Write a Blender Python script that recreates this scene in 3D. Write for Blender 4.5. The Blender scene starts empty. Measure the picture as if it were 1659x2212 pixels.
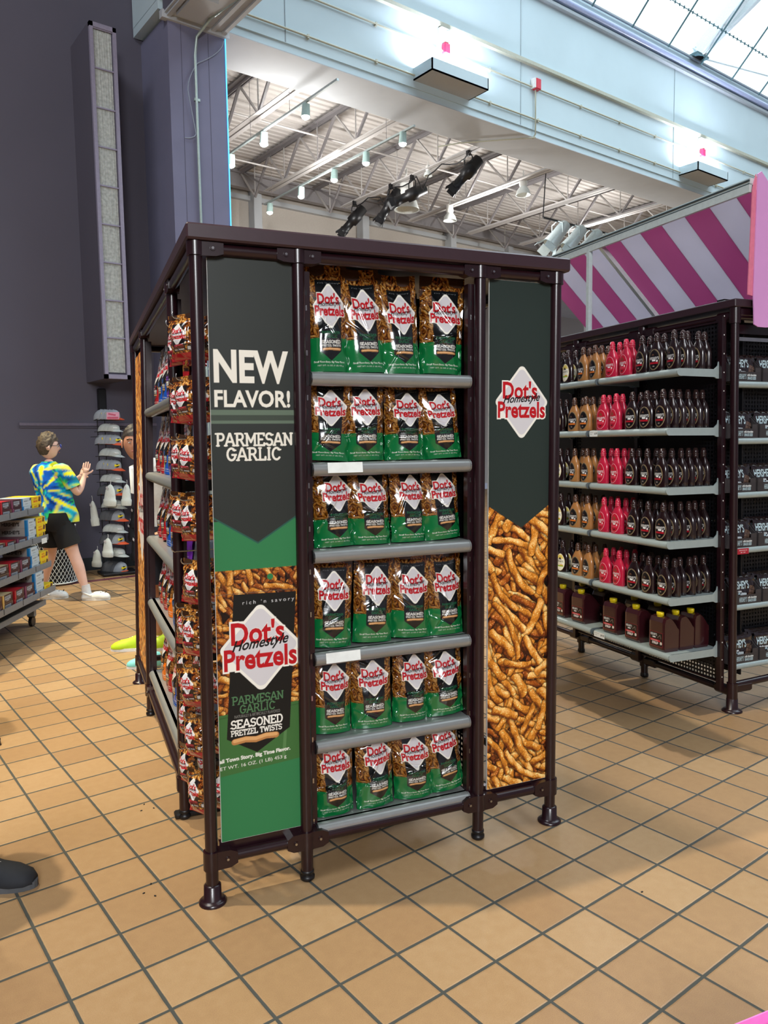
import bpy, math, random
import numpy as np
from mathutils import Vector, Matrix, Euler

C = bpy.context.scene.collection
PI = math.pi
rnd = random.Random(7)

# ------------------------------------------------------------------ camera
CAM_R = Vector((0.7927714, -0.60935612, -0.01409336))
CAM_U = Vector((0.06538097, 0.06202638, 0.99593075))
CAM_F = Vector((0.60600234, 0.79046685, -0.08901303))
cam_data = bpy.data.cameras.new('camera')
cam_data.sensor_fit = 'VERTICAL'
cam_data.sensor_height = 36.0
cam_data.lens = 1652.66 / 2212 * 36.0
cam_data.clip_start = 0.05
cam_data.clip_end = 200
cam = bpy.data.objects.new('camera', cam_data)
mw = Matrix.Identity(4)
for i in range(3):
    mw[i][0], mw[i][1], mw[i][2] = CAM_R[i], CAM_U[i], -CAM_F[i]
mw[0][3], mw[1][3], mw[2][3] = 0, 0, 1.5404
cam.matrix_world = mw
C.objects.link(cam)
bpy.context.scene.camera = cam

# ------------------------------------------------------------------ exposure
sc = bpy.context.scene
sc.view_settings.view_transform = 'Standard'
sc.view_settings.look = 'None'
sc.view_settings.exposure = 0.08
sc.view_settings.gamma = 1.0
sc.view_settings.use_curve_mapping = False

# ------------------------------------------------------------------ world: bright overcast sky above, dim horizon
world = bpy.data.worlds.new('overcast_sky')
sc.world = world
world.use_nodes = True
nt = world.node_tree
nt.nodes.clear()
wo = nt.nodes.new('ShaderNodeOutputWorld')
wb = nt.nodes.new('ShaderNodeBackground')
wc = nt.nodes.new('ShaderNodeTexCoord')
ws = nt.nodes.new('ShaderNodeSeparateXYZ')
wr = nt.nodes.new('ShaderNodeValToRGB')
nt.links.new(wc.outputs['Generated'], ws.inputs[0])
nt.links.new(ws.outputs['Z'], wr.inputs[0])
nt.links.new(wr.outputs[0], wb.inputs[0])
nt.links.new(wb.outputs[0], wo.inputs[0])
wb.inputs[1].default_value = 2.0
e = wr.color_ramp.elements
e[0].position = 0.0; e[0].color = (0.10, 0.11, 0.14, 1)
e[1].position = 0.40; e[1].color = (1.0, 1.1, 1.16, 1)
m_ = wr.color_ramp.elements.new(0.28); m_.color = (0.20, 0.24, 0.28, 1)

def light(name, kind, loc, energy, color, size=0.3, target=None, spot=None, blend=0.5, size_y=None):
    l = bpy.data.lights.new(name, kind)
    l.energy = energy; l.color = color
    if kind == 'AREA':
        l.size = size
        if size_y: l.shape = 'RECTANGLE'; l.size_y = size_y
    elif kind == 'SUN':
        l.angle = size
    else:
        l.shadow_soft_size = size
    if spot:
        l.spot_size = math.radians(spot); l.spot_blend = blend
    o = bpy.data.objects.new(name, l)
    o.location = loc
    if target is not None:
        o.rotation_euler = (Vector(target) - Vector(loc)).to_track_quat('-Z', 'Y').to_euler()
    C.objects.link(o)
    return o
light('skylight_daylight', 'AREA', (12, 2.4, 13.5), 800, (.74, .89, 1.0), 4, (11, 4.5, 4), size_y=14)
light('warm_spot', 'SPOT', (-1.3, 4.2, 9.5), 2500, (1, .88, .68), .09, (1.0, 3.0, 0), 44, .5)
light('warm_spot', 'SPOT', (5.2, 3.6, 9.0), 1900, (1, .94, .86), .05, (3.6, 2.4, 0), 58, .5)
light('warm_spot', 'SPOT', (.2, 8.2, 8.0), 3300, (1, .85, .54), .10, (1.4, 6.3, 0), 52, .7)
light('fill_light', 'AREA', (-4.5, 2.5, 11.6), 780, (.92, .95, 1.0), 5, (-.5, 7.5, 2))  # added soft fill for the dim left side, no real fitting
light('fill_light', 'AREA', (-2.6, -4.6, 4.6), 520, (.95, .98, 1.0), 2, (1.8, 2.2, 1.3))  # added low fill that brightens the rack front, no real fitting
# ------------------------------------------------------------------ colour + materials
def lin(c):
    if isinstance(c, str):
        c = [int(c[i:i + 2], 16) for i in (0, 2, 4)]
    return tuple(((v / 255) / 12.92 if v / 255 <= 0.04045 else ((v / 255 + 0.055) / 1.055) ** 2.4) for v in c)

MATS = {}
def mat(name, col='808080', rough=0.5, metal=0.0, spec=0.5, coat=0.0, var=0.06, scale=40, bump=0.0, emit=None, estr=0, attr=False, trans=0, alpha=None):
    if name in MATS: return MATS[name]
    m = bpy.data.materials.new(name); m.use_nodes = True
    t = m.node_tree; b = t.nodes['Principled BSDF']
    b.inputs['Roughness'].default_value = rough
    b.inputs['Metallic'].default_value = metal
    b.inputs['Specular IOR Level'].default_value = spec
    b.inputs['Coat Weight'].default_value = coat
    b.inputs['Coat Roughness'].default_value = 0.08
    if trans: b.inputs['Transmission Weight'].default_value = trans
    if emit:
        b.inputs['Emission Color'].default_value = (*lin(emit), 1); b.inputs['Emission Strength'].default_value = estr
    tc = t.nodes.new('ShaderNodeTexCoord'); nz = t.nodes.new('ShaderNodeTexNoise')
    nz.inputs['Scale'].default_value = scale; nz.inputs['Detail'].default_value = 3
    t.links.new(tc.outputs['Object'], nz.inputs['Vector'])
    if attr:
        a = t.nodes.new('ShaderNodeAttribute'); a.attribute_name = 'Col'
        t.links.new(a.outputs['Color'], b.inputs['Base Color'])
    else:
        l = lin(col); r = t.nodes.new('ShaderNodeValToRGB')
        r.color_ramp.elements[0].position = 0.3; r.color_ramp.elements[1].position = 0.7
        r.color_ramp.elements[0].color = (*[max(0, v * (1 - var)) for v in l], 1)
        r.color_ramp.elements[1].color = (*[min(1, v * (1 + var)) for v in l], 1)
        t.links.new(nz.outputs['Fac'], r.inputs[0]); t.links.new(r.outputs[0], b.inputs['Base Color'])
    if bump:
        bp = t.nodes.new('ShaderNodeBump'); bp.inputs['Strength'].default_value = bump; bp.inputs['Distance'].default_value = 0.002
        t.links.new(nz.outputs['Fac'], bp.inputs['Height']); t.links.new(bp.outputs[0], b.inputs['Normal'])
    MATS[name] = m
    return m

def fabric(m, amt=.5):
    t = m.node_tree; b = t.nodes['Principled BSDF']; o = t.nodes['Material Output']
    tr = t.nodes.new('ShaderNodeBsdfTranslucent'); mx = t.nodes.new('ShaderNodeMixShader'); mx.inputs[0].default_value = amt
    t.links.new(b.inputs['Base Color'].links[0].from_socket, tr.inputs[0]); t.links.new(b.outputs[0], mx.inputs[1]); t.links.new(tr.outputs[0], mx.inputs[2]); t.links.new(mx.outputs[0], o.inputs[0])
    return m
M_FRAME = mat('maroon_powder_coat', '200b11', rough=0.30, spec=0.5, coat=0.15, var=0.12)
M_CANOPY = mat('maroon_laminate', '352229', rough=0.40, var=0.05)
M_SHELF = mat('silver_grey_metal', '9a9d9c', rough=0.34, metal=0.55, var=0.03)
M_SHELF2 = mat('pale_grey_metal', 'a9b8b8', rough=0.38, metal=0.25, var=0.03)
M_BLACK = mat('black_plastic', '0c0c10', rough=0.4, var=0.1)
M_DARKPERF = mat('black_perforated_steel', '0e0f14', rough=0.5, metal=0.2)
M_EDGE = mat('white_board_edge', 'dcdcd8', rough=0.5)
M_CHROME = mat('chrome', 'b8b8b8', rough=0.2, metal=1.0)
M_WHITEPAPER = mat('white_paper', 'e4e8e4', rough=0.6)
M_PRINT = mat('printed_board', rough=0.42, attr=True, spec=0.35)
M_FOIL = mat('printed_glossy_film', rough=0.16, attr=True, spec=0.6, coat=0.55, bump=0.25, scale=60)
M_LABEL = mat('printed_label', rough=0.3, attr=True, spec=0.5)

# ------------------------------------------------------------------ mesh builder
class MB:
    def __init__(s, xf=None):
        s.v = []; s.f = []; s.m = []; s.sm = []; s.mats = []; s.xf = xf
    def mi(s, m):
        if m not in s.mats: s.mats.append(m)
        return s.mats.index(m)
    def add(s, vs, fs, m, smooth=False):
        o = len(s.v); s.v += [tuple(v) for v in vs]
        i = s.mi(m)
        for f in fs:
            s.f.append(tuple(o + k for k in f)); s.m.append(i); s.sm.append(smooth)
    def box(s, c, d, m, rot=None, bev=0.0):
        x, y, z = d[0] / 2, d[1] / 2, d[2] / 2
        if bev <= 0:
            vs = [Vector((sx * x, sy * y, sz * z)) for sx in (-1, 1) for sy in (-1, 1) for sz in (-1, 1)]
            fs = [(0, 1, 3, 2), (4, 6, 7, 5), (0, 4, 5, 1), (2, 3, 7, 6), (0, 2, 6, 4), (1, 5, 7, 3)]
        else:
            b = min(bev, x * .9, y * .9, z * .9)
            vs = []; idx = {}
            for sx in (-1, 1):
                for sy in (-1, 1):
                    for sz in (-1, 1):
                        for k in range(3):
                            p = [sx * (x - b), sy * (y - b), sz * (z - b)]
                            p[k] = (sx * x, sy * y, sz * z)[k]
                            idx[(sx, sy, sz, k)] = len(vs); vs.append(Vector(p))
            fs = []
            S = (-1, 1)
            for a in S:
                fs.append(tuple(idx[(a, p, q, 0)] for p, q in ((-1, -1), (-1, 1), (1, 1), (1, -1))[::(-1 if a > 0 else 1)]))
                fs.append(tuple(idx[(p, a, q, 1)] for p, q in ((-1, -1), (1, -1), (1, 1), (-1, 1))[::(-1 if a > 0 else 1)]))
                fs.append(tuple(idx[(p, q, a, 2)] for p, q in ((-1, -1), (-1, 1), (1, 1), (1, -1))[::(-1 if a > 0 else 1)]))
            for a in S:
                for c2 in S:
                    fs.append((idx[(a, c2, -1, 0)], idx[(a, c2, 1, 0)], idx[(a, c2, 1, 1)], idx[(a, c2, -1, 1)]))
                    fs.append((idx[(a, -1, c2, 0)], idx[(a, 1, c2, 0)], idx[(a, 1, c2, 2)], idx[(a, -1, c2, 2)]))
                    fs.append((idx[(-1, a, c2, 1)], idx[(1, a, c2, 1)], idx[(1, a, c2, 2)], idx[(-1, a, c2, 2)]))
                    for d2 in S:
                        fs.append((idx[(a, c2, d2, 0)], idx[(a, c2, d2, 1)], idx[(a, c2, d2, 2)]))
        if rot is not None:
            R = rot if isinstance(rot, Matrix) else Euler(rot).to_matrix()
            vs = [R @ v for v in vs]
        c = Vector(c)
        s.add([v + c for v in vs], fs, m)
        return s
    def tube(s, pts, r, m, n=12, caps=True, smooth=True):
        pts = [Vector(p) for p in pts]
        rs = r if isinstance(r, (list, tuple)) else [r] * len(pts)
        T = []
        for i in range(len(pts)):
            a = pts[max(i - 1, 0)]; b = pts[min(i + 1, len(pts) - 1)]
            d = (b - a)
            T.append(d.normalized() if d.length > 1e-9 else (T[-1] if T else Vector((0, 0, 1))))
        up = Vector((0, 0, 1)) if abs(T[0].z) < 0.9 else Vector((1, 0, 0))
        X = T[0].cross(up).normalized()
        vs = []
        for i, p in enumerate(pts):
            X = (X - T[i] * X.dot(T[i])).normalized()
            Y = T[i].cross(X)
            for k in range(n):
                a = 2 * PI * k / n
                vs.append(p + (X * math.cos(a) + Y * math.sin(a)) * rs[i])
        fs = []
        for i in range(len(pts) - 1):
            for k in range(n):
                k2 = (k + 1) % n
                fs.append((i * n + k, i * n + k2, (i + 1) * n + k2, (i + 1) * n + k))
        s.add(vs, fs, m, smooth)
        if caps:
            s.add(vs[:n], [tuple(range(n))[::-1]], m); s.add(vs[-n:], [tuple(range(n))], m)
        return s
    def cyl(s, p, q, r, m, n=16, r2=None):
        return s.tube([p, q], [r, r if r2 is None else r2], m, n)
    def lathe(s, prof, m, n=24, c=(0, 0, 0), sx=1, sy=1):
        vs = []
        for r, z in prof:
            for k in range(n):
                a = 2 * PI * k / n
                vs.append((c[0] + r * sx * math.cos(a), c[1] + r * sy * math.sin(a), c[2] + z))
        fs = []
        for i in range(len(prof) - 1):
            for k in range(n):
                k2 = (k + 1) % n
                fs.append((i * n + k, i * n + k2, (i + 1) * n + k2, (i + 1) * n + k))
        s.add(vs, fs, m, True)
        if prof[0][0] > 1e-6: s.add(vs[:n], [tuple(range(n))[::-1]], m)
        if prof[-1][0] > 1e-6: s.add(vs[-n:], [tuple(range(n))], m)
        return s
    def prism(s, poly, axis, a, b, m, smooth=False):
        # poly of 2D points extruded along axis from a to b ; axis 'x': (y,z) 'y': (x,z) 'z': (x,y)
        def P(u, v, w):
            return {'x': (w, u, v), 'y': (u, w, v), 'z': (u, v, w)}[axis]
        n = len(poly)
        vs = [P(u, v, a) for u, v in poly] + [P(u, v, b) for u, v in poly]
        s.add(vs, [(k, (k + 1) % n, n + (k + 1) % n, n + k) for k in range(n)], m, smooth)
        s.add(vs, [tuple(range(n))[::-1], tuple(range(n, 2 * n))], m)
        return s
    def quad(s, a, b, c, d, m):
        s.add([a, b, c, d], [(0, 1, 2, 3)], m); return s
    def perf(s, o, du, dv, nu, nv, m, hole=0.5):
        # perforated sheet: origin o, cell vectors du,dv ; square holes with real openings
        o = Vector(o); du = Vector(du); dv = Vector(dv); h = (1 - hole) / 2
        for i in range(nu):
            for j in range(nv):
                p = o + du * i + dv * j
                q = [p, p + du, p + du + dv, p + dv]
                k = [p + du * h + dv * h, p + du * (1 - h) + dv * h, p + du * (1 - h) + dv * (1 - h), p + du * h + dv * (1 - h)]
                s.add(q + k, [(0, 1, 5, 4), (1, 2, 6, 5), (2, 3, 7, 6), (3, 0, 4, 7)], m)
        return s
    def build(s, name, parent=None):
        me = bpy.data.meshes.new(name)
        vs = s.v if s.xf is None else [s.xf(v) for v in s.v]
        me.from_pydata([tuple(v) for v in vs], [], s.f)
        for m in s.mats: me.materials.append(m)
        me.polygons.foreach_set('material_index', s.m)
        me.polygons.foreach_set('use_smooth', s.sm)
        me.update()
        o = bpy.data.objects.new(name, me); C.objects.link(o)
        if parent: o.parent = parent
        return o

def thing(name, label, cat, loc=(0, 0, 0), rotz=0, group=None, rot=None):
    o = bpy.data.objects.new(name, None); o.empty_display_size = 0.05
    C.objects.link(o); o.location = loc; o.rotation_euler = rot if rot else (0, 0, rotz)
    o['label'] = label; o['category'] = cat
    if group: o['group'] = group
    return o
def tag(o, label, cat, group=None):
    o['label'] = label; o['category'] = cat
    if group: o['group'] = group
    return o
def struct(o):
    o['kind'] = 'structure'; return o
def dup(root, loc, rot=(0, 0, 0), label=None, group=None, scale=None):
    r = root.copy(); C.objects.link(r); r.location = loc; r.rotation_euler = rot
    if scale: r.scale = scale
    if label: r['label'] = label
    if group: r['group'] = group
    for ch in root.children:
        c = ch.copy(); C.objects.link(c); c.parent = r
        for g in ch.children:
            d = g.copy(); C.objects.link(d); d.parent = c
    return r

# ------------------------------------------------------------------ printed artwork rasterised onto fine meshes (vertex colours)
_text_cache = {}
def text_tris(txt, bold=0.0, shear=0.0, space=1.0):
    key = (txt, bold, shear, space)
    if key in _text_cache: return _text_cache[key]
    cu = bpy.data.curves.new('t', 'FONT'); cu.body = txt; cu.size = 1; cu.offset = bold; cu.shear = shear
    cu.space_character = space; cu.fill_mode = 'FRONT'; cu.resolution_u = 3
    ob = bpy.data.objects.new('t', cu); C.objects.link(ob)
    dg = bpy.context.evaluated_depsgraph_get()
    me = bpy.data.meshes.new_from_object(ob.evaluated_get(dg))
    me.calc_loop_triangles()
    co = np.zeros(len(me.vertices) * 3); me.vertices.foreach_get('co', co); co = co.reshape(-1, 3)[:, :2]
    ti = np.zeros(len(me.loop_triangles) * 3, dtype=np.int32); me.loop_triangles.foreach_get('vertices', ti)
    T = co[ti.reshape(-1, 3)]
    bpy.data.objects.remove(ob); bpy.data.curves.remove(cu); bpy.data.meshes.remove(me)
    _text_cache[key] = T
    return T

# slab-serif stroke letters: (width, strokes, serif centres (x, y))
def _arc(cx, cy, rx, ry, a0, a1, n=14):
    return [(cx + rx * math.cos(math.radians(a0 + (a1 - a0) * i / n)), cy + ry * math.sin(math.radians(a0 + (a1 - a0) * i / n))) for i in range(n + 1)]
SL = {
 'A': (.86, [[(.08, .06), (.4, .94), (.46, .94), (.78, .06)], [(.22, .34), (.64, .34)]], [(.09, .06), (.77, .06)]),
 'C': (.76, [_arc(.42, .5, .32, .44, 42, 318)], [(.66, .8)]),
 'D': (.8, [[(.16, .06), (.16, .94), (.4, .94)] + _arc(.4, .5, .3, .44, 90, -90) + [(.16, .06)]], [(.1, .06), (.1, .94)]),
 'E': (.72, [[(.64, .2), (.64, .06), (.16, .06), (.16, .94), (.62, .94), (.62, .8)], [(.16, .5), (.48, .5)]], [(.1, .06), (.1, .94)]),
 'G': (.84, [_arc(.42, .5, .32, .44, 42, 330) + [(.7, .46)], [(.48, .46), (.78, .46)]], [(.66, .8)]),
 'I': (.42, [[(.21, .06), (.21, .94)]], [(.21, .06), (.21, .94)]),
 'L': (.7, [[(.18, .94), (.18, .06), (.62, .06), (.62, .26)]], [(.18, .94), (.12, .06)]),
 'M': (1.0, [[(.16, .06), (.16, .92), (.5, .3), (.84, .92), (.84, .06)]], [(.14, .06), (.86, .06), (.1, .94), (.9, .94)]),
 'N': (.86, [[(.16, .06), (.16, .92), (.7, .1), (.7, .94)]], [(.14, .06), (.1, .94), (.72, .94)]),
 'O': (.84, [_arc(.42, .5, .32, .44, 0, 360, 24)], []),
 'P': (.74, [[(.18, .06), (.18, .94), (.44, .94)] + _arc(.44, .7, .22, .24, 90, -90) + [(.18, .46)]], [(.18, .06), (.1, .94)]),
 'R': (.84, [[(.18, .06), (.18, .94), (.44, .94)] + _arc(.44, .71, .22, .23, 90, -90) + [(.18, .48)], [(.46, .48), (.72, .06)]], [(.18, .06), (.1, .94), (.76, .06)]),
 'S': (.7, [_arc(.35, .71, .24, .23, 30, 250) + _arc(.35, .29, .26, .23, 70, -150)], [(.58, .84), (.1, .16)]),
 'T': (.76, [[(.1, .76), (.1, .94), (.66, .94), (.66, .76)], [(.38, .94), (.38, .06)]], [(.38, .06)]),
 'W': (1.06, [[(.08, .94), (.3, .08), (.53, .8), (.76, .08), (.98, .94)]], [(.08, .94), (.98, .94)]),
 'Z': (.74, [[(.12, .76), (.12, .94), (.62, .94), (.12, .06), (.64, .06), (.64, .24)]], []),
}

class Art:
    def __init__(s, w, h, nx, ny, bg='000000', ss=2):
        s.w, s.h, s.nx, s.ny, s.ss = w, h, nx, ny, ss
        s.W, s.H = nx * ss, ny * ss
        s.a = np.zeros((s.H, s.W, 3)); s.a[:] = lin(bg)
        s.sx, s.sy = s.W / w, s.H / h
    def _box(s, x0, x1, y0, y1):
        return max(0, int(x0 * s.sx) - 1), min(s.W, int(x1 * s.sx) + 2), max(0, int(y0 * s.sy) - 1), min(s.H, int(y1 * s.sy) + 2)
    def _grid(s, b):
        X, Y = np.meshgrid((np.arange(b[0], b[1]) + .5) / s.sx, (np.arange(b[2], b[3]) + .5) / s.sy)
        return X, Y
    def rect(s, x0, y0, x1, y1, c):
        b = (max(0, round(x0 * s.sx)), min(s.W, round(x1 * s.sx)), max(0, round(y0 * s.sy)), min(s.H, round(y1 * s.sy)))
        s.a[b[2]:b[3], b[0]:b[1]] = lin(c)
    def poly(s, pts, c, clip=None):
        xs = [p[0] for p in pts]; ys = [p[1] for p in pts]
        b = s._box(min(xs), max(xs), min(ys), max(ys))
        if b[1] <= b[0] or b[3] <= b[2]: return
        X, Y = s._grid(b); ins = np.zeros(X.shape, bool)
        for i in range(len(pts)):
            x1, y1 = pts[i]; x2, y2 = pts[i - 1]
            if y1 == y2: continue
            ins ^= ((Y < y1) != (Y < y2)) & (X < (x2 - x1) * (Y - y1) / (y2 - y1) + x1)
        s.a[b[2]:b[3], b[0]:b[1]][ins] = lin(c)
    def ell(s, cx, cy, rx, ry, c, inner=None):
        b = s._box(cx - rx, cx + rx, cy - ry, cy + ry); X, Y = s._grid(b)
        d = ((X - cx) / rx) ** 2 + ((Y - cy) / ry) ** 2
        k = d < 1
        if inner: k &= d > inner * inner
        s.a[b[2]:b[3], b[0]:b[1]][k] = lin(c)
    def line(s, pts, r, c):
        for (x1, y1), (x2, y2) in zip(pts[:-1], pts[1:]):
            b = s._box(min(x1, x2) - r, max(x1, x2) + r, min(y1, y2) - r, max(y1, y2) + r)
            if b[1] <= b[0] or b[3] <= b[2]: continue
            X, Y = s._grid(b); dx, dy = x2 - x1, y2 - y1; L = dx * dx + dy * dy + 1e-12
            t = np.clip(((X - x1) * dx + (Y - y1) * dy) / L, 0, 1)
            k = (X - x1 - t * dx) ** 2 + (Y - y1 - t * dy) ** 2 < r * r
            s.a[b[2]:b[3], b[0]:b[1]][k] = lin(c)
    def tris(s, T, c):
        col = lin(c)
        for t in T:
            b = s._box(t[:, 0].min(), t[:, 0].max(), t[:, 1].min(), t[:, 1].max())
            if b[1] <= b[0] or b[3] <= b[2]: continue
            X, Y = s._grid(b); (ax, ay), (bx, by), (cx, cy) = t
            d0 = (bx - ax) * (Y - ay) - (by - ay) * (X - ax)
            d1 = (cx - bx) * (Y - by) - (cy - by) * (X - bx)
            d2 = (ax - cx) * (Y - cy) - (ay - cy) * (X - cx)
            k = ((d0 >= 0) & (d1 >= 0) & (d2 >= 0)) | ((d0 <= 0) & (d1 <= 0) & (d2 <= 0))
            s.a[b[2]:b[3], b[0]:b[1]][k] = col
    def text(s, txt, cx, cy, w, h, c, bold=0.0, shear=0.0, rot=0.0, space=1.0, grow=0.0):
        T = text_tris(txt, bold, shear, space)
        if len(T) == 0: return
        T0 = text_tris(txt, 0.0, shear, space)
        lo = T0.reshape(-1, 2).min(0); hi = T0.reshape(-1, 2).max(0)
        U = (T - (lo + hi) / 2) / (hi - lo) * np.array([w, h])
        if rot:
            r = math.radians(rot); U = U @ np.array([[math.cos(r), math.sin(r)], [-math.sin(r), math.cos(r)]])
        s.tris(U + np.array([cx, cy]), c)
    def slab(s, txt, cx, cy, w, h, c, t=.1, rot=0):
        tot = sum((SL[ch][0] if ch in SL else .4) for ch in txt)
        k = w / tot; x = 0
        r = math.radians(rot); cr, sr = math.cos(r), math.sin(r)
        def P(u, v):
            a, b = (x + u) * k - w / 2, (v - .5) * h
            return (cx + a * cr - b * sr, cy + a * sr + b * cr)
        for ch in txt:
            if ch in SL:
                wd, st, se = SL[ch]
                for pl in st: s.line([P(*q) for q in pl], t * h, c)
                for (u, v) in se: s.line([P(u - .1, v), P(u + .1, v)], t * h * .75, c)
                x += wd
            else: x += .4
        return s
    def sticks(s, x0, y0, x1, y1, L, rad, n, seed, bright=1.0, bg='1c0a04'):
        # printed photograph of piled, salted pretzel twists
        rg = np.random.RandomState(seed)
        i0, i1, j0, j1 = max(0, round(x0 * s.sx)), min(s.W, round(x1 * s.sx)), max(0, round(y0 * s.sy)), min(s.H, round(y1 * s.sy))
        s.a[j0:j1, i0:i1] = lin(bg)
        pal = np.array([[lin('1a0803'), lin('4e1f08'), lin('8a4416')], [lin('3a1505'), lin('96480f'), lin('d08a38')], [lin('6a2c06'), lin('d08428'), lin('fad488')]])
        def vn(k):
            g = rg.rand(s.H // k + 3, s.W // k + 3); return g
        c1 = max(1, round(rad * s.sx * .22)); c2 = max(1, round(rad * s.sx * .6)); g1, g2 = vn(c1), vn(c2)
        for k in range(n):
            f = k / n; cx, cy = rg.uniform(x0 - L * .3, x1 + L * .3), rg.uniform(y0 - L * .3, y1 + L * .3)
            a = rg.choice([rg.uniform(-.9, .1), rg.uniform(.5, 2.0), rg.uniform(1.9, 2.7)]); l = L * rg.uniform(.45, 1.1) / 2; r = rad * rg.uniform(.72, 1.2); bend = rg.uniform(-.3, .3) * l; tw = rg.uniform(.6, 1.3); p0 = rg.uniform(0, 6)
            dx, dy = math.cos(a), math.sin(a)
            b = s._box(cx - l - r, cx + l + r, cy - l - r, cy + l + r)
            b = (max(b[0], i0), min(b[1], i1), max(b[2], j0), min(b[3], j1))
            if b[1] <= b[0] or b[3] <= b[2]: continue
            X, Y = s._grid(b); u = (X - cx) * dx + (Y - cy) * dy; v = -(X - cx) * dy + (Y - cy) * dx
            v = v - bend * (1 - (u / l) ** 2) - r * .14 * np.sin(u / r * .55 * tw + p0)
            over = np.maximum(np.abs(u) - (l - r * .55), 0) / (.55 * r); d = np.sqrt((v / r) ** 2 + over ** 2 * (1 if over.size else 1))
            jj, ii = np.meshgrid(np.arange(b[2], b[3]), np.arange(b[0], b[1]), indexing='ij')
            N1, N2 = g1[jj // c1, ii // c1], g2[jj // c2, ii // c2]
            d = d + (N1 - .5) * .10 + (N2 - .5) * .10 + .10 * np.sin(u / r * 1.7 + p0 * 2)
            sha = (d < 1.55) & (d >= 1); msk = d < 1
            ang = (v / r) * (dx * .75 + abs(dy) * .2) - (v / r) * dy * .55
            ridge = .16 * np.sin((u / r) * 1.15 * tw + v / r * 1.6 + p0)
            sh = .50 + .42 * ang - .34 * d ** 3 + ridge + (N1 - .5) * .30 + (N2 - .5) * .16 + rg.uniform(-.12, .14)
            sh = np.clip(sh, 0, 1); lev = min(2, int(f * 2.4 + rg.rand() * .7)); P = pal[lev]; t = sh[..., None]
            col = np.where(t < .5, P[0] + (P[1] - P[0]) * (t * 2), P[1] + (P[2] - P[1]) * (t * 2 - 1)) * bright
            blk = s.a[b[2]:b[3], b[0]:b[1]]
            blk[sha] *= np.clip((d[sha] - .9) / .65, .25, 1)[:, None]
            blk[msk] = col[msk]
            salt = msk & (N1 > .95) & (sh > .45); blk[salt] = np.clip(blk[salt] * 1.5 + .08, 0, 1)
    def logo(s, cx, cy, w, h=None, rot=0, small=False):
        h = h or w * 1.18; r = math.radians(rot)
        def rr(k, c):
            rad = .075 * w; a_, b_ = w / 2 * k - rad * 1.30, h / 2 * k - rad * 1.22
            q = [(cx + x * math.cos(r) - y * math.sin(r), cy + x * math.sin(r) + y * math.cos(r)) for x, y in ((a_, 0), (0, b_), (-a_, 0), (0, -b_))]
            s.poly(q, c); s.line(q + [q[0]], rad, c)
        if not small: # white contour follows the two words where they leave the diamond
            for (x0_, y0_, x1_, y1_) in ((-.345, .06, -.12, .335), (-.445, -.255, -.2, -.01), (.1, -.25, .445, -.05)):
                q = [(x0_ * w, y0_ * w), (x1_ * w, y0_ * w), (x1_ * w, y1_ * w), (x0_ * w + .012 * w, y1_ * w)]
                s.poly([(cx + x * math.cos(r) - y * math.sin(r), cy + x * math.sin(r) + y * math.cos(r)) for x, y in q], 'f0ede2')
        rr(1.0, 'f0ede2'); 
        bb = .05 if small else (.04 if w < .2 else .03)
        def T(txt, ox, oy, tw, th, c, b, sh=0, ro=0):
            x, y = ox * w, oy * w
            s.text(txt, cx + x * math.cos(r) - y * math.sin(r), cy + x * math.sin(r) + y * math.cos(r), tw * w, th * w, c, bold=b, shear=sh, rot=rot + ro)
        if not small:
            T("Dot's", -.03, .19, .62, .26, 'f0ede2', .09)
            T('Pretzels', -.0, -.12, .86, .24, 'f0ede2', .09)
        rr(.91, 'd2cfd2')
        if not small:
            T("Dot's", -.03, .19, .62, .26, 'e6e2dc', .05)
        T("Dot's", -.03, .19, .62, .26, 'b8101c', bb)
        T('Pretzels', -.0, -.12, .86, .24, 'b8101c', bb)
        T('Homestyle', -.0, .045, .68, .16, '0c080c', .022 if not small else .03, .5, 4)
    def sample(s):
        return s.a.reshape(s.ny, s.ss, s.nx, s.ss, 3).mean((1, 3))

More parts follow.
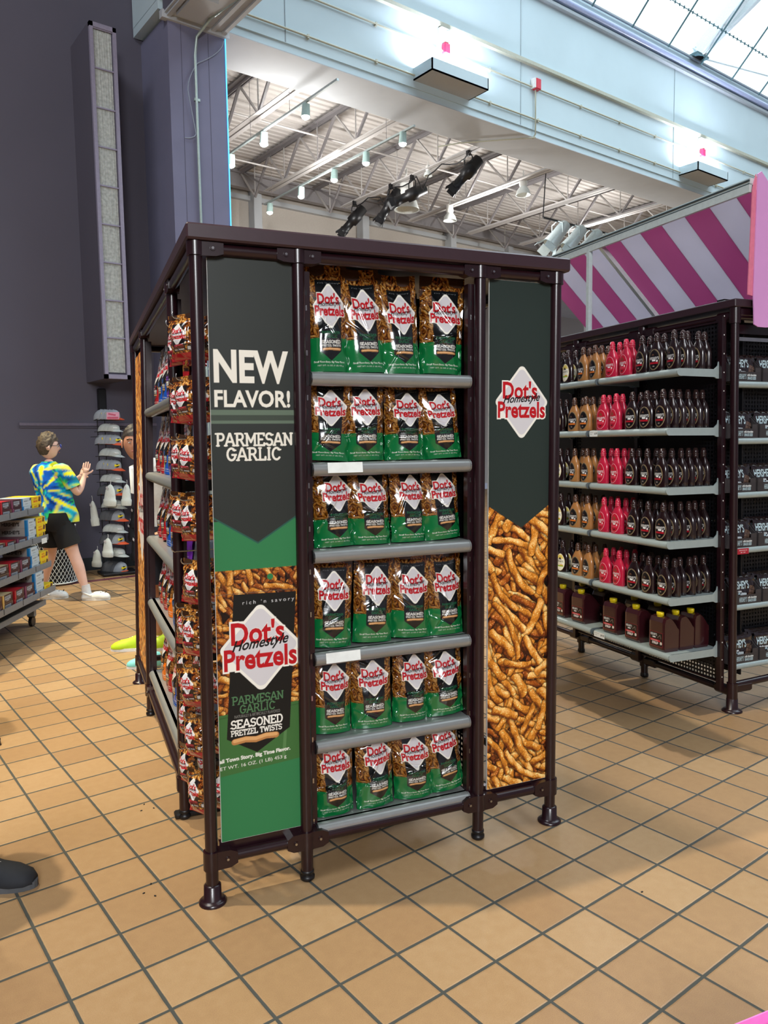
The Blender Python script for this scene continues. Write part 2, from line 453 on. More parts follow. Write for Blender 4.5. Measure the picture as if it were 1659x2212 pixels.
def grid_mesh(name, P, art, mats, smooth=True, flip=False, extra=None, mi_back=1):
    """P(u,v)->(x,y,z) arrays over the art grid; colours stored per vertex. extra = (verts, faces, colour) appended."""
    if isinstance(art, Art):
        col = art.sample(); ny, nx = art.ny, art.nx
    else:
        col = art; ny, nx = col.shape[:2]
    u, v = np.meshgrid(np.linspace(0, 1, nx), np.linspace(0, 1, ny))
    x, y, z = P(u, v)
    co = np.stack([x, y, z], -1).reshape(-1, 3)
    i = (np.arange(ny - 1)[:, None] * nx + np.arange(nx - 1)[None, :]).ravel()
    q = np.stack([i, i + 1, i + nx + 1, i + nx], 1)
    if flip: q = q[:, ::-1]
    q = q.ravel()
    colf = np.concatenate([col.reshape(-1, 3), np.ones((nx * ny, 1))], 1)
    faces_start = np.arange(0, len(q), 4); sizes = np.full(len(faces_start), 4)
    if extra:
        ev, ef, ec = extra
        off = len(co); co = np.concatenate([co, np.array(ev, float).reshape(-1, 3)])
        ec = np.array(ec, float)
        if ec.ndim == 1: ec = np.tile(ec, (len(ev), 1))
        colf = np.concatenate([colf, np.concatenate([ec, np.ones((len(ev), 1))], 1)])
        lo = []; st = []; sz = []; c0 = len(q)
        for f in ef:
            st.append(c0 + len(lo)); sz.append(len(f)); lo += [off + k for k in f]
        q = np.concatenate([q, np.array(lo)]); faces_start = np.concatenate([faces_start, st]); sizes = np.concatenate([sizes, sz])
    me = bpy.data.meshes.new(name)
    me.vertices.add(len(co)); me.vertices.foreach_set('co', co.ravel())
    me.loops.add(len(q)); me.loops.foreach_set('vertex_index', q.astype(np.int32))
    me.polygons.add(len(faces_start)); me.polygons.foreach_set('loop_start', faces_start.astype(np.int32))
    me.update(calc_edges=True)
    at = me.color_attributes.new('Col', 'FLOAT_COLOR', 'POINT')
    at.data.foreach_set('color', colf.ravel())
    for m in mats: me.materials.append(m)
    me.polygons.foreach_set('use_smooth', [smooth] * len(me.polygons))
    me.validate()
    return me
def meshobj(name, me, parent=None):
    o = bpy.data.objects.new(name, me); C.objects.link(o)
    if parent: o.parent = parent
    return o
# ------------------------------------------------------------------ floor
def node_floor():
    m = bpy.data.materials.new('quarry_tile'); m.use_nodes = True
    t = m.node_tree; b = t.nodes['Principled BSDF']; N = t.nodes.new; L = t.links.new
    T = .209; ox, oy = 1.34799, 1.51511
    tc = N('ShaderNodeTexCoord'); mp = N('ShaderNodeMapping')
    mp.inputs['Location'].default_value = (-ox / T, -oy / T, 0); mp.inputs['Scale'].default_value = (1 / T, 1 / T, 1)
    L(tc.outputs['Object'], mp.inputs[0]); sp = N('ShaderNodeSeparateXYZ'); L(mp.outputs[0], sp.inputs[0])
    def math_(op, a, b_=None):
        n = N('ShaderNodeMath'); n.operation = op
        for i, v in enumerate((a, b_)):
            if v is None: continue
            if isinstance(v, (int, float)): n.inputs[i].default_value = v
            else: L(v, n.inputs[i])
        return n.outputs[0]
    ds = []; cells = []
    for ax in ('X', 'Y'):
        f = math_('FRACT', sp.outputs[ax]); cells.append(math_('FLOOR', sp.outputs[ax]))
        ds.append(math_('MINIMUM', f, math_('SUBTRACT', 1.0, f)))
    d = math_('MINIMUM', ds[0], ds[1])
    nz = N('ShaderNodeTexNoise'); nz.inputs['Scale'].default_value = 6; nz.inputs['Detail'].default_value = 6; L(mp.outputs[0], nz.inputs['Vector'])
    nz2 = N('ShaderNodeTexNoise'); nz2.inputs['Scale'].default_value = 90; nz2.inputs['Detail'].default_value = 2; L(mp.outputs[0], nz2.inputs['Vector'])
    dd = math_('ADD', d, math_('MULTIPLY', math_('SUBTRACT', nz.outputs['Fac'], .5), .010))
    g = N('ShaderNodeMapRange'); g.inputs['From Min'].default_value = .021; g.inputs['From Max'].default_value = .029; L(dd, g.inputs['Value'])
    cb = N('ShaderNodeCombineXYZ'); L(cells[0], cb.inputs[0]); L(cells[1], cb.inputs[1])
    wn = N('ShaderNodeTexWhiteNoise'); wn.noise_dimensions = '2D'; L(cb.outputs[0], wn.inputs['Vector'])
    r1 = N('ShaderNodeValToRGB'); e = r1.color_ramp.elements
    e[0].color = (*lin('8f7050'), 1); e[1].color = (*lin('ad916d'), 1); k = e.new(.5); k.color = (*lin('9f805b'), 1)
    mixf = math_('ADD', math_('MULTIPLY', wn.outputs['Value'], .55), math_('MULTIPLY', nz.outputs['Fac'], .5)); L(math_('SUBTRACT', mixf, .05), r1.inputs[0])
    mx = N('ShaderNodeMix'); mx.data_type = 'RGBA'; mx.blend_type = 'MULTIPLY'; mx.inputs['Factor'].default_value = 1
    sr = N('ShaderNodeValToRGB'); sr.color_ramp.elements[0].color = (.86, .86, .86, 1); sr.color_ramp.elements[1].color = (1.1, 1.1, 1.1, 1); sr.color_ramp.elements[0].position = .3; sr.color_ramp.elements[1].position = .6
    L(nz2.outputs['Fac'], sr.inputs[0]); L(r1.outputs[0], mx.inputs['A']); L(sr.outputs[0], mx.inputs['B'])
    mg = N('ShaderNodeMix'); mg.data_type = 'RGBA'; L(g.outputs[0], mg.inputs['Factor'])
    mg.inputs['A'].default_value = (*lin('42443f'), 1); L(mx.outputs['Result'], mg.inputs['B'])
    L(mg.outputs['Result'], b.inputs['Base Color'])
    rr = N('ShaderNodeMapRange'); rr.inputs['To Min'].default_value = .8; rr.inputs['To Max'].default_value = .40; L(g.outputs[0], rr.inputs['Value']); L(rr.outputs[0], b.inputs['Roughness'])
    b.inputs['Specular IOR Level'].default_value = .4
    bp = N('ShaderNodeBump'); bp.inputs['Strength'].default_value = .6; bp.inputs['Distance'].default_value = .003
    g2 = N('ShaderNodeMapRange'); g2.inputs['From Min'].default_value = .010; g2.inputs['From Max'].default_value = .045; L(dd, g2.inputs['Value'])
    L(math_('ADD', g2.outputs[0], math_('MULTIPLY', nz2.outputs['Fac'], .12)), bp.inputs['Height']); L(bp.outputs[0], b.inputs['Normal'])
    return m
fl = MB(); fl.box((8, 5, -.05), (36, 26, .1), node_floor()); struct(fl.build('floor'))
M_BAND = mat('maroon_tile', '5e2c3c', rough=.4)
bd = MB(); bd.box((-1.0, 9.03, .001), (9.9, .105, .004), M_BAND); struct(bd.build('trim_1'))

# ------------------------------------------------------------------ purple-grey wall, column, window box
M_WALL = mat('aubergine_wall_paint', '585562', rough=.75, var=.03, scale=1.2, bump=.1)
M_COL = mat('purple_grey_plaster', '74748c', rough=.8, var=.05, scale=2.5, bump=.5)
M_BEAM = mat('white_plaster', 'bfd2d8', rough=.75, var=.03, scale=1.5, bump=.35)
M_SOFF = mat('warm_white_soffit', 'b4b8bc', rough=.8, var=.03, scale=3, bump=.2)
YWALL, YB = 9.86, 9.0
M_WFR0 = mat('wall_rail_paint', '6a6474', rough=.5)
w = MB(); w.box((-3.6, YWALL + .1, 6.0), (16.4, .2, 12.0), M_WALL); struct(w.build('wall_back'))
w = MB(); w.box((2.965, YWALL - .012, 1.83), (1.67, .03, .035), M_WFR0); w.box((2.965, YWALL - .006, 1.80), (1.67, .016, .02), M_WALL); struct(w.build('trim_2'))
w = MB(); w.box((-2.2, YWALL - .012, .08), (12.0, .024, .16), mat('dark_grey_baseboard', '2b3236', rough=.5)); struct(w.build('baseboard_back'))
# window box: projecting niche with curtained narrow window
M_CURT = mat('grey_green_curtain', 'b4b8b4', rough=.8, var=.25, scale=30)
M_WFR = mat('lilac_grey_frame', '8f8a9e', rough=.6)
bx0, bx1, byf = 2.935, 3.235, 9.15
w = MB(); w.box(((bx0 + bx1) / 2, (byf + YWALL) / 2 + .02, 4.33), (bx1 - bx0, YWALL - byf - .02, 3.97), M_WALL)
win = struct(w.build('window_1'))
m = MB()
for xx in (bx0 + .02, bx1 - .02): m.box((xx, byf + .01, 4.33), (.04, .05, 3.97), M_WFR)
for zz in (2.37, 6.29): m.box(((bx0 + bx1) / 2, byf + .01, zz), (bx1 - bx0, .05, .05), M_WFR)
m.build('window_frame', win)
m = MB()
for k in range(9): m.box(((bx0 + bx1) / 2, byf + .004, 2.39 + .43 * (k + 1)), (bx1 - bx0 - .07, .016, .015), M_WFR)
m.build('glazing_bar', win)
m = MB(); n = 60; vs = []; x0, x1 = bx0 + .05, bx1 - .05
for i in range(n + 1):
    x = x0 + (x1 - x0) * i / n; y = byf + .016 + .004 * math.sin(i * 1.9) + .002 * math.sin(i * .7)
    vs += [(x, y, 2.42), (x, y, 6.25)]
m.add(vs, [(2 * i, 2 * i + 2, 2 * i + 3, 2 * i + 1) for i in range(n)], M_CURT, True); m.build('curtain', win)
w = MB(); w.box((3.10, YWALL - .03, 2.14), (.10, .06, .27), M_BLACK, bev=.01); w.box((3.10, YWALL - .064, 2.14), (.08, .006, .24), mat('dark_speaker_mesh', '16181c', rough=.9))
tag(w.build('wall_speaker'), 'slim black box speaker fixed to the wall below the narrow window', 'speaker')

CX0, CX1 = 3.80, 4.53
w = MB(); w.box(((CX0 + CX1) / 2, (YB + YWALL) / 2, 3.3), (CX1 - CX0, YWALL - YB, 6.6), M_COL)
for xx in (CX0 + .16, CX1 - .22): w.box((xx, YB - .001, 3.3), (.004, .004, 6.6), mat('seam', '4c4a5c'))
struct(w.build('wall_column'))
# metal conduit and loose cable on the column
m = MB(); pts = [(4.13, YB - .03, 0.05), (4.13, YB - .03, 3.0), (4.12, YB - .03, 5.2), (4.12, YB - .03, 6.2), (4.14, YB - .05, 6.42), (4.24, YB - .25, 6.58), (4.32, YB - .7, 6.59), (4.4, YB - 2, 6.59)]
m.tube(pts, .017, mat('pale_conduit', 'a9b9b4', rough=.35, metal=.4), 10)
for z in (1, 2.5, 4, 5.7): m.box((4.13, YB - .02, z), (.07, .03, .03), MATS['pale_conduit'])
tag(m.build('conduit'), 'pale vertical conduit pipe running up the purple grey column', 'pipe')
m = MB(); pts = []
for k in range(40):
    t = k / 39; x = 4.47 - .05 * t; z = 6.45
    if t < .4: s_ = t / .4; p = (4.50 - .36 * s_, YB - .035, 6.48 - .36 * s_ ** .6 - .0 * s_)
    elif t < .7: s_ = (t - .4) / .3; p = (4.14 - .13 * math.sin(s_ * PI / 2), YB - .035, 6.12 - .35 * s_)
    else: s_ = (t - .7) / .3; p = (4.01 + .10 * math.sin(s_ * PI / 2) - .16 * max(0, s_ - .7) / .3, YB - .035, 5.77 - .55 * math.sin(s_ * PI / 2))
    pts.append(p)
m.tube(pts, .006, mat('grey_cable', '8f97a6', rough=.5), 6); tag(m.build('cable'), 'thin loose grey cable dangling from the column top beside the conduit', 'cable')

# ------------------------------------------------------------------ long white beam, cross beam, ledges
w = MB(); w.box((17.2, YB + .42, 7.92), (27.0, .84, 2.36), M_BEAM)
w.box((17.2, YB + .43, 6.69), (27.0, .81, .11), M_BEAM)
struct(w.build('wall_beam'))
w = MB(); w.box((17.4, YB + .43, 6.630), (25.8, .84, .012), M_SOFF); struct(w.build('trim_3'))
w = MB(); w.box((17.2, YB - .03, 7.76), (27.0, .07, .055), mat('ledge_paint', 'aeb0a0', rough=.6)); struct(w.build('trim_4'))
w = MB()
for x in (9.85, 5.4, 14.3, 18.8): w.box((x, YB - .003, 7.9), (.012, .006, 2.3), mat('joint_grey', '8f9ea4'))
struct(w.build('trim_5'))
M_PIPE = mat('cream_pipe', 'b5b5a2', rough=.45)
for (z, lab) in ((6.90, 'lower'), (7.40, 'upper')):
    m = MB(); m.tube([(4.0, YB - .03, z), (30, YB - .03, z)], .014, M_PIPE, 8)
    for k in range(22): m.box((4.6 + k * 1.13, YB - .02, z), (.03, .04, .05), M_PIPE)
    tag(m.build('conduit'), '%s cream conduit pipe running along the white beam' % lab, 'pipe')
m = MB(); m.tube([(10.17, YB - .04, 7.40), (10.17, YB - .04, 6.66), (10.17, YB + .02, 6.60)], .013, M_PIPE, 8); m.tube([(10.17, YB - .05, 6.60), (9.3, YB + .85, 6.60), (9.1, 10.2, 6.60)], .011, M_PIPE, 8)
tag(m.build('conduit'), 'short vertical pipe dropping from the red box on the beam', 'pipe')
m = MB(); m.box((10.19, YB - .05, 7.45), (.12, .10, .17), mat('alarm_red', 'c81838', rough=.35), bev=.01); m.box((10.11, YB - .05, 7.45), (.03, .09, .15), M_EDGE)
tag(m.build('alarm_box'), 'small red alarm box on the pipe in the middle of the beam', 'alarm box')
def strobe(x, lab):
    t = thing('alarm_strobe', lab, 'alarm', (x, YB, 7.62), 0, 'alarm horns on the beam')
    m = MB(); m.box((0, -.05, 0), (.22, .09, .20), M_EDGE, bev=.02); m.build('horn_body', t)
    m = MB(); m.tube([(.04, -.09, 0), (.04, -.10, 0)], .06, mat('pale_green_grille', 'b8cfc4', rough=.6), 20); m.build('grille', t)
    m = MB(); m.box((.02, -.05, -.19), (.11, .08, .15), MATS['alarm_red'], bev=.01); m.build('strobe_lens', t)
strobe(8.14, 'white and red alarm horn above the larger white light box'); strobe(15.28, 'white and red alarm horn above the far right light box')
def uplight(x, lab):
    t = thing('light_box', lab, 'light fixture', (x, YB, 6.84), 0, 'white light boxes on the beam')
    m = MB(); a = .018; Wd, D, H = 1.13, .42, .17
    m.box((0, -D / 2, a / 2), (Wd, D, a), M_SOFF); m.box((0, -D + a / 2, H / 2), (Wd, a, H), M_BEAM)
    for s_ in (-1, 1): m.box((s_ * (Wd - a) / 2, -D / 2, H / 2), (a, D, H), M_BEAM)
    m.build('housing', t)
    m = MB(); m.tube([(-.4, -.2, .08), (.4, -.2, .08)], .03, mat('lit_tube', 'ffffff', emit='e6ecff', estr=30), 10); m.build('lamp_tube', t)
    l = light('uplight_lamp', 'AREA', (x, YB - .2, 6.96), 95, (.82, .86, 1.0), .9, (x, YB + .25, 7.9), size_y=.3)
uplight(8.12, 'large white light box projecting from the beam, lit above'); uplight(15.08, 'farther white light box on the beam above the pink awning')
# cross beam toward the camera above the column
w = MB(); w.box((4.15, 5.2, 7.85), (.80, 7.6, 2.5), M_WALL); struct(w.build('wall_cross_beam'))
w = MB(); w.box((4.15, 5.2, 6.588), (.80, 7.62, .02), M_SOFF)
for xx in (3.80, 4.36, 4.50): w.box((xx, 5.2, 6.575), (.05, 7.6, .05), M_SOFF)
w.box((4.0, 8.6, 6.56), (.3, .5, .07), M_SOFF); w.box((4.15, YB - .0, 6.57), (.86, .08, .09), M_SOFF)
struct(w.build('trim_6'))
# glow strip along the column edge
m = MB(); m.box((CX1 + .006, YB - .006, 3.3), (.012, .012, 6.5), mat('blue_led', '60c0ff', emit='4fb8ff', estr=1.4)); tag(m.build('light_strip'), 'thin glowing blue light strip along the right edge of the column', 'light strip')

# gutter rails and skylight
w = MB()
w.box((17.2, YB - .02, 8.86), (27, .10, .05), mat('rail_grey', '9aa2a8', rough=.5))
w.tube([(3.8, YB - .05, 8.99), (30.6, YB - .05, 8.99)], .055, mat('lilac_pipe', 'a9b6d8', rough=.35), 12)
w.box((17.2, YB + .02, 9.10), (27, .06, .18), M_BEAM); w.box((17.2, YB - .06, 9.17), (27, .04, .03), MATS['rail_grey'])
struct(w.build('trim_7'))
M_GLASS = bpy.data.materials.new('skylight_glass'); M_GLASS.use_nodes = True
t_ = M_GLASS.node_tree; t_.nodes.clear(); o_ = t_.nodes.new('ShaderNodeOutputMaterial'); mx_ = t_.nodes.new('ShaderNodeMixShader'); tr_ = t_.nodes.new('ShaderNodeBsdfTransparent'); gl_ = t_.nodes.new('ShaderNodeBsdfGlossy')
tr_.inputs[0].default_value = (.97, .99, 1, 1); gl_.inputs['Roughness'].default_value = .05; mx_.inputs[0].default_value = .04
t_.links.new(tr_.outputs[0], mx_.inputs[1]); t_.links.new(gl_.outputs[0], mx_.inputs[2]); t_.links.new(mx_.outputs[0], o_.inputs[0])
SL0 = Vector((0, 8.9, 9.1))
g = MB(); up = Vector((0, -1, 1)).normalized(); nrm = Vector((0, 1, 1)).normalized()
a0, a1 = SL0 + Vector((3.8, 0, 0)), SL0 + Vector((30.6, 0, 0)); LL = 9.12
vs = [a0, a1, a1 + up * LL, a0 + up * LL]; vs += [v + nrm * .012 for v in vs]
g.add(vs, [(0, 1, 2, 3)[::-1], (4, 5, 6, 7), (0, 1, 5, 4), (1, 2, 6, 5), (2, 3, 7, 6), (3, 0, 4, 7)], M_GLASS)
sky = struct(g.build('window_2'))
M_BAR = mat('teal_grey_bar', '4a6a70', rough=.5)
m = MB()
for k in range(23):
    x = 12.71 + 1.17 * (k - 7)
    if x < 4: continue
    p = SL0 + Vector((x, 0, 0)) - nrm * .02; m.tube([p, p + up * LL], .017, M_BAR, 6)
m.build('rafter', sky)
m = MB()
for j in range(1, 9):
    p = SL0 + up * (j * 1.0 - .35) - nrm * .015
    m.tube([p + Vector((3.8, 0, 0)), p + Vector((30.6, 0, 0))], .008, M_BAR, 5)
    for k in range(180): m.box(tuple(p + Vector((3.9 + k * .148, 0, 0))), (.012, .03, .05), M_BAR)
m.build('purlin', sky)
# white space-frame struts meeting at a node on the gutter
t = thing('roof_strut', 'white steel roof strut rising from the beam edge to the skylight', 'roof strut', (14.99, 8.93, 9.2), 0)
m = MB(); m.tube([(0, 0, 0), (.0, 0, .10)], .13, M_BEAM, 6); m.box((0, -.02, .02), (.42, .22, .04), M_BAR); m.build('base_node', t)
M_STRUT = mat('white_steel', 'f0f8fa', rough=.5)
for d_ in ((.55, -1.9, 2.0), (2.2, -2.6, 3.1)):
    m = MB(); d = Vector(d_); q = d.to_track_quat('Z', 'Y').to_matrix(); m.box(tuple(Vector((0, 0, .1)) + d * .9), (.24, .24, d.length * 1.8), M_STRUT, rot=q, bev=.015); m.build('strut_arm', t)
m = MB(); m.tube([(.2, 0, .06), (9, .0, 1.3)], .018, M_STRUT, 6); m.build('tie_rod', t)

# ------------------------------------------------------------------ store ceiling beyond the beam
M_DECK = mat('ribbed_deck_paint', 'bdb8b4', rough=.7, var=.03, scale=2)
M_STEEL = mat('joist_paint', 'b8b4b2', rough=.6, var=.04)
M_STEELD = mat('grey_joist_steel', '888486', rough=.6, var=.05)
d = MB(); prof = []; y = YB + .84
while y < 15.6:
    prof += [(y, 7.40), (y + .09, 7.40), (y + .105, 7.435), (y + .145, 7.435), (y + .16, 7.40)]; y += .16
vs = []
for (yy, zz) in prof: vs += [(3.0, yy, zz), (30, yy, zz)]
d.add(vs, [(2 * i, 2 * i + 1, 2 * i + 3, 2 * i + 2) for i in range(len(prof) - 1)], M_DECK)
d.box((16.5, 12.8, 7.50), (27, 6.4, .05), M_DECK)
struct(d.build('ceiling'))
def joist(X, lab, first=None):
    t = thing('roof_joist', lab, 'roof joist', (X, 0, 0), 0, 'white open-web roof joists')
    if first is not None:
        for ch in first.children:
            c = ch.copy(); C.objects.link(c); c.parent = t
        return t
    m = MB()
    for s_ in (-1, 1): m.box((s_ * .055, 12.3, 7.355), (.08, 6.0, .012), M_STEELD); m.box((s_ * .02, 12.3, 7.325), (.012, 6.0, .06), M_STEELD)
    m.build('top_chord', t)
    m = MB()
    for s_ in (-1, 1): m.box((s_ * .055, 11.6, 6.655), (.08, 4.9, .012), M_STEEL); m.box((s_ * .02, 11.6, 6.68), (.012, 4.9, .06), M_STEEL)
    m.build('bottom_chord', t)
    y = 9.2; k = 0
    while y < 14.0:
        for (ya, za, yb, zb, r) in ((y, 7.32, y + .6, 6.68, .03), (y + .6, 6.68, y + 1.2, 7.32, .022), (y + .6, 6.68, y + .6, 7.34, .012)):
            w2 = MB(); w2.tube([(0, ya, za), (0, yb, zb)], r, M_STEELD if r > .025 else M_STEEL, 5, smooth=False); w2.build('web_bar', t)
        y += 1.2
    w2 = MB(); w2.tube([(0, 14.0, 6.68), (0, 15.1, 7.32)], .022, M_STEELD, 5); w2.build('web_bar', t)
    return t
j0 = joist(6.08, 'open-web roof joist nearest the purple column')
JN = ['second', 'third', 'fourth', 'fifth', 'sixth', 'seventh', 'eighth']
for k in range(1, 8): joist(6.08 + 1.86 * k, 'open-web roof joist, %s from the purple column' % JN[k - 1], j0)
joist(4.6, 'open-web roof joist partly hidden directly behind the purple column', j0)
m = MB()
for (yy, zz) in ((10.4, 6.95), (12.1, 7.1), (13.6, 6.95)): m.tube([(3.2, yy, zz), (29, yy, zz)], .018, M_STEEL, 6)
tag(m.build('bridging_rod'), 'thin white bridging rods crossing between the roof joists', 'rod')
# girder and store back wall
M_SW = mat('beige_store_wall', 'bab3aa', rough=.8, var=.03)
g = MB(); g.box((16.5, 15.25, 7.34), (27, .16, .03), M_STEELD); g.box((16.5, 15.25, 7.20), (27, .03, .28), M_STEELD); g.box((16.5, 15.25, 7.05), (27, .16, .03), M_STEELD); struct(g.build('trim_8'))
g = MB(); g.box((16.5, 15.75, 6.72), (27, .12, 1.5), M_SW); g.box((16.5, 15.64, 6.98), (27, .12, .10), M_SOFF); g.box((16.5, 15.6, 6.05), (27, .2, .16), M_SOFF); struct(g.build('wall_store'))
for x in (8.45, 11.4, 14.3, 16.5, 18.2, 20.2):
    g = MB(); g.box((x, 15.55, 3.6), (.20, .26, 7.2), M_SOFF, bev=.01); struct(g.build('wall_pilaster'))
# lower far ceiling seen under the beige band
g = MB(); g.box((16.5, 18.9, 6.9), (27, 6.2, .05), M_DECK); struct(g.build('ceiling_far'))
g = MB(); g.box((16.5, 22.0, 3.4), (27, .1, 7.0), M_SW); struct(g.build('wall_far'))
for k, x in enumerate((9.6, 12.6, 15.6, 18.6)):
    g = MB(); g.tube([(x, 16.0, 6.75), (x, 21.5, 6.75)], .03, M_STEEL, 5)
    for q in range(4): g.tube([(x, 16.2 + q, 6.80), (x, 16.7 + q, 6.35), (x, 17.2 + q, 6.80)], .02, M_STEEL, 5)
    g.tube([(x, 16.0, 6.35), (x, 21.5, 6.35)], .03, M_STEEL, 5)
    tag(g.build('roof_joist'), 'distant roof joist behind the beige band, %s from the left' % ['first', 'second', 'third', 'fourth'][k], 'roof joist', 'distant joists')

# track lights
def track(X, y0, y1, lab):
    m = MB(); m.box((X, (y0 + y1) / 2, 6.36), (.035, y1 - y0, .03), mat('track_metal', 'a9b4b4', rough=.35, metal=.3))
    for yy in (10.0, (10.0 + y1) / 2, y1 - .3): m.tube([(X, yy, 6.37), (X, yy, 7.38)], .004, M_STEELD, 5)
    return tag(m.build('light_track'), lab, 'light track')
track(6.04, 8.75, 12.4, 'left ceiling light track hanging under the ribbed deck'); track(7.82, 9.3, 14.0, 'right ceiling light track hanging under the ribbed deck')
M_LAMP = mat('lit_spot', 'ffffff', emit='f0fff4', estr=14)
def track_light():
    t = thing('track_light', '', 'track light', (0, 0, 0), 0, 'lit track lights under the store ceiling')
    m = MB(); m.tube([(.05, 0, -.01), (.05, 0, -.20)], .022, mat('pale_teal_metal', 'a8c4c0', rough=.4), 10); m.lathe([(.045, -.02), (.055, -.12), (.065, -.19)], MATS['pale_teal_metal'], 18); m.build('lamp_body', t)
    m = MB(); m.lathe([(.062, -.185), (.050, -.215), (.02, -.232), (.001, -.236)], M_LAMP, 18); m.build('bulb', t)
    return t
tl = track_light()
TL = [(6.04, 9.57, 'frontmost on the left track'), (6.04, 10.79, 'second on the left track'), (6.04, 11.9, 'third on the left track, beside the column edge'), (7.78, 9.54, 'frontmost on the right track'), (7.80, 10.53, 'second on the right track'), (7.82, 11.5, 'third on the right track'), (7.82, 12.61, 'fourth on the right track'), (7.82, 13.8, 'farthest on the right track')]
for k, (x, y, lb) in enumerate(TL):
    o = tl if k == 0 else dup(tl, (x, y, 6.36))
    o.location = (x, y, 6.35); o['label'] = 'lit pale track spotlight, ' + lb
for (x, y) in ((6.04, 10.6), (7.8, 11.6), (11.7, 11.6), (15.4, 11.6)):
    light('ceiling_spot', 'POINT', (x, y, 6.0), 150, (1, .98, .95), .12)
# black theatre spots
def spot(pt, aim, s=1.0, lab='', y=9.75):
    t = thing('stage_light', lab, 'stage light', pt, 0, 'black stage spotlights on the joist')
    m = MB(); m.tube([(0, -.10, -.38), (0, -.10, -.14), (0, -.07, -.09), (0, .07, -.09), (0, .10, -.14), (0, .10, -.38)], .012, M_BLACK, 8); m.box((0, 0, -.05), (.06, .06, .10), M_BLACK); m.build('yoke', t)
    d = Vector(aim).normalized(); c = Vector((0, 0, -.36)); m = MB()
    P = lambda s_: c + d * s_
    m.tube([P(-.30), P(-.28), P(-.10), P(-.09), P(.10), P(.12), P(.30), P(.31), P(.38)], [.06, .10, .11, .125, .12, .085, .085, .10, .095], M_BLACK, 16); m.build('barrel', t)
    m = MB(); q = d.to_track_quat('Z', 'Y').to_matrix()
    for (ax, ay) in ((1, 0), (-1, 0), (0, 1), (0, -1)): m.box(tuple(P(.42) + q @ Vector((ax * .09, ay * .09, 0))), (.012 if ax else .15, .012 if ay else .15, .13), M_BLACK, rot=q @ Euler((-.3 * ay, .3 * ax, 0)).to_matrix())
    m.build('barn_door', t)
    return t
for i, (x, y, aim, lb) in enumerate([(9.75, 10.13, (-.55, .42, -.75), 'highest and frontmost on the joist'), (9.73, 11.66, (-.75, .5, -.40), 'in front of the white round lamp'), (9.71, 12.3, (-.5, .35, -.9), 'long one left of the white round lamp'), (9.73, 13.57, (-.55, .4, -.75), 'farthest and leftmost')]):
    spot((x, y, 6.66), aim, 1, 'black theatre spotlight, ' + lb)
m = MB(); pts = [(9.7 + .02 * math.sin(k), 10.0 + k * .19, 6.60 - .10 * abs(math.sin(k * .8)) - (.25 if k in (7, 13) else 0)) for k in range(20)]
m.tube(pts, .012, M_BLACK, 6); tag(m.build('cable'), 'black cable looping along the joist between the theatre spotlights', 'cable')
# white round high-bay lamps
def bay(x, y, z, s, lb):
    t = thing('high_bay_lamp', lb, 'ceiling lamp', (x, y, z), 0, 'white round ceiling lamps'); t.scale = (s, s, s)
    m = MB(); m.lathe([(.10, .30), (.12, .28), (.13, .05), (.10, 0)], M_EDGE, 20); m.tube([(0, 0, .3), (0, 0, .5)], .02, M_EDGE, 8); m.build('lamp_housing', t)
    m = MB(); m.lathe([(.11, 0), (.19, -.10), (.235, -.24), (.24, -.26), (.225, -.255), (.10, -.02)], mat('frosted_shade', 'd8dedc', rough=.35), 28); m.build('lamp_shade', t)
bay(9.95, 12.1, 6.42, 1.05, 'large white round ceiling lamp behind the black spotlights')
bay(9.77, 11.24, 6.62, .35, 'small white round fixture on the joist above the spotlights')
bay(11.62, 12.66, 6.50, .62, 'white round lamp hanging from the fourth joist, farther one')
bay(11.75, 10.66, 6.55, .62, 'white round lamp hanging from the fourth joist, nearer one')
# par cans on a black bar
m = MB(); m.tube([(12.5, 10.8, 6.12), (15.2, 10.8, 6.12)], .022, M_BLACK, 8); m.tube([(12.5, 10.8, 6.12), (12.55, 10.8, 6.7), (12.5, 10.7, 7.3)], .012, M_BLACK, 6); tag(m.build('lighting_bar'), 'black horizontal lighting bar with silver stage lamps above the awning', 'lighting bar')
M_PAR = mat('silver_teal_can', 'c4d4d8', rough=.35, metal=.3)
for i, (x, lb) in enumerate(((12.95, 'leftmost'), (13.5, 'second from left'), (14.05, 'third from left'), (14.55, 'rightmost'))):
    t = thing('par_can_light', 'silver stage lamp with open barn doors, %s on the black bar' % lb, 'stage light', (x, 10.8, 6.12), 0, 'silver stage lamps on the bar')
    t.scale = (1.3, 1.3, 1.3); d = Vector((-.50, .30, -.72)).normalized(); P = lambda s_: Vector((0, 0, -.22)) + d * s_
    m = MB(); m.tube([P(-.24), P(-.20), P(0), P(.18), P(.20)], [.07, .095, .10, .125, .125], M_PAR, 18); m.build('can', t)
    m = MB(); m.tube([P(.17), P(.205)], .112, mat('lamp_face', 'd8dcd0', rough=.3), 16); m.build('lens', t)
    m = MB(); m.tube([(0, -.11, -.2), (0, -.11, -.05), (0, 0, 0), (0, .11, -.05), (0, .11, -.2)], .01, M_PAR, 6); m.build('yoke', t)
    m = MB(); q = d.to_track_quat('Z', 'Y').to_matrix()
    for (ax, ay) in ((1, 0), (-1, 0), (0, 1), (0, -1)): m.box(tuple(P(.27) + q @ Vector((ax * .15, ay * .15, 0))), (.006 if ax else .17, .006 if ay else .17, .15), M_PAR, rot=q @ Euler((-.5 * ay, .5 * ax, 0)).to_matrix())
    m.build('barn_door', t)
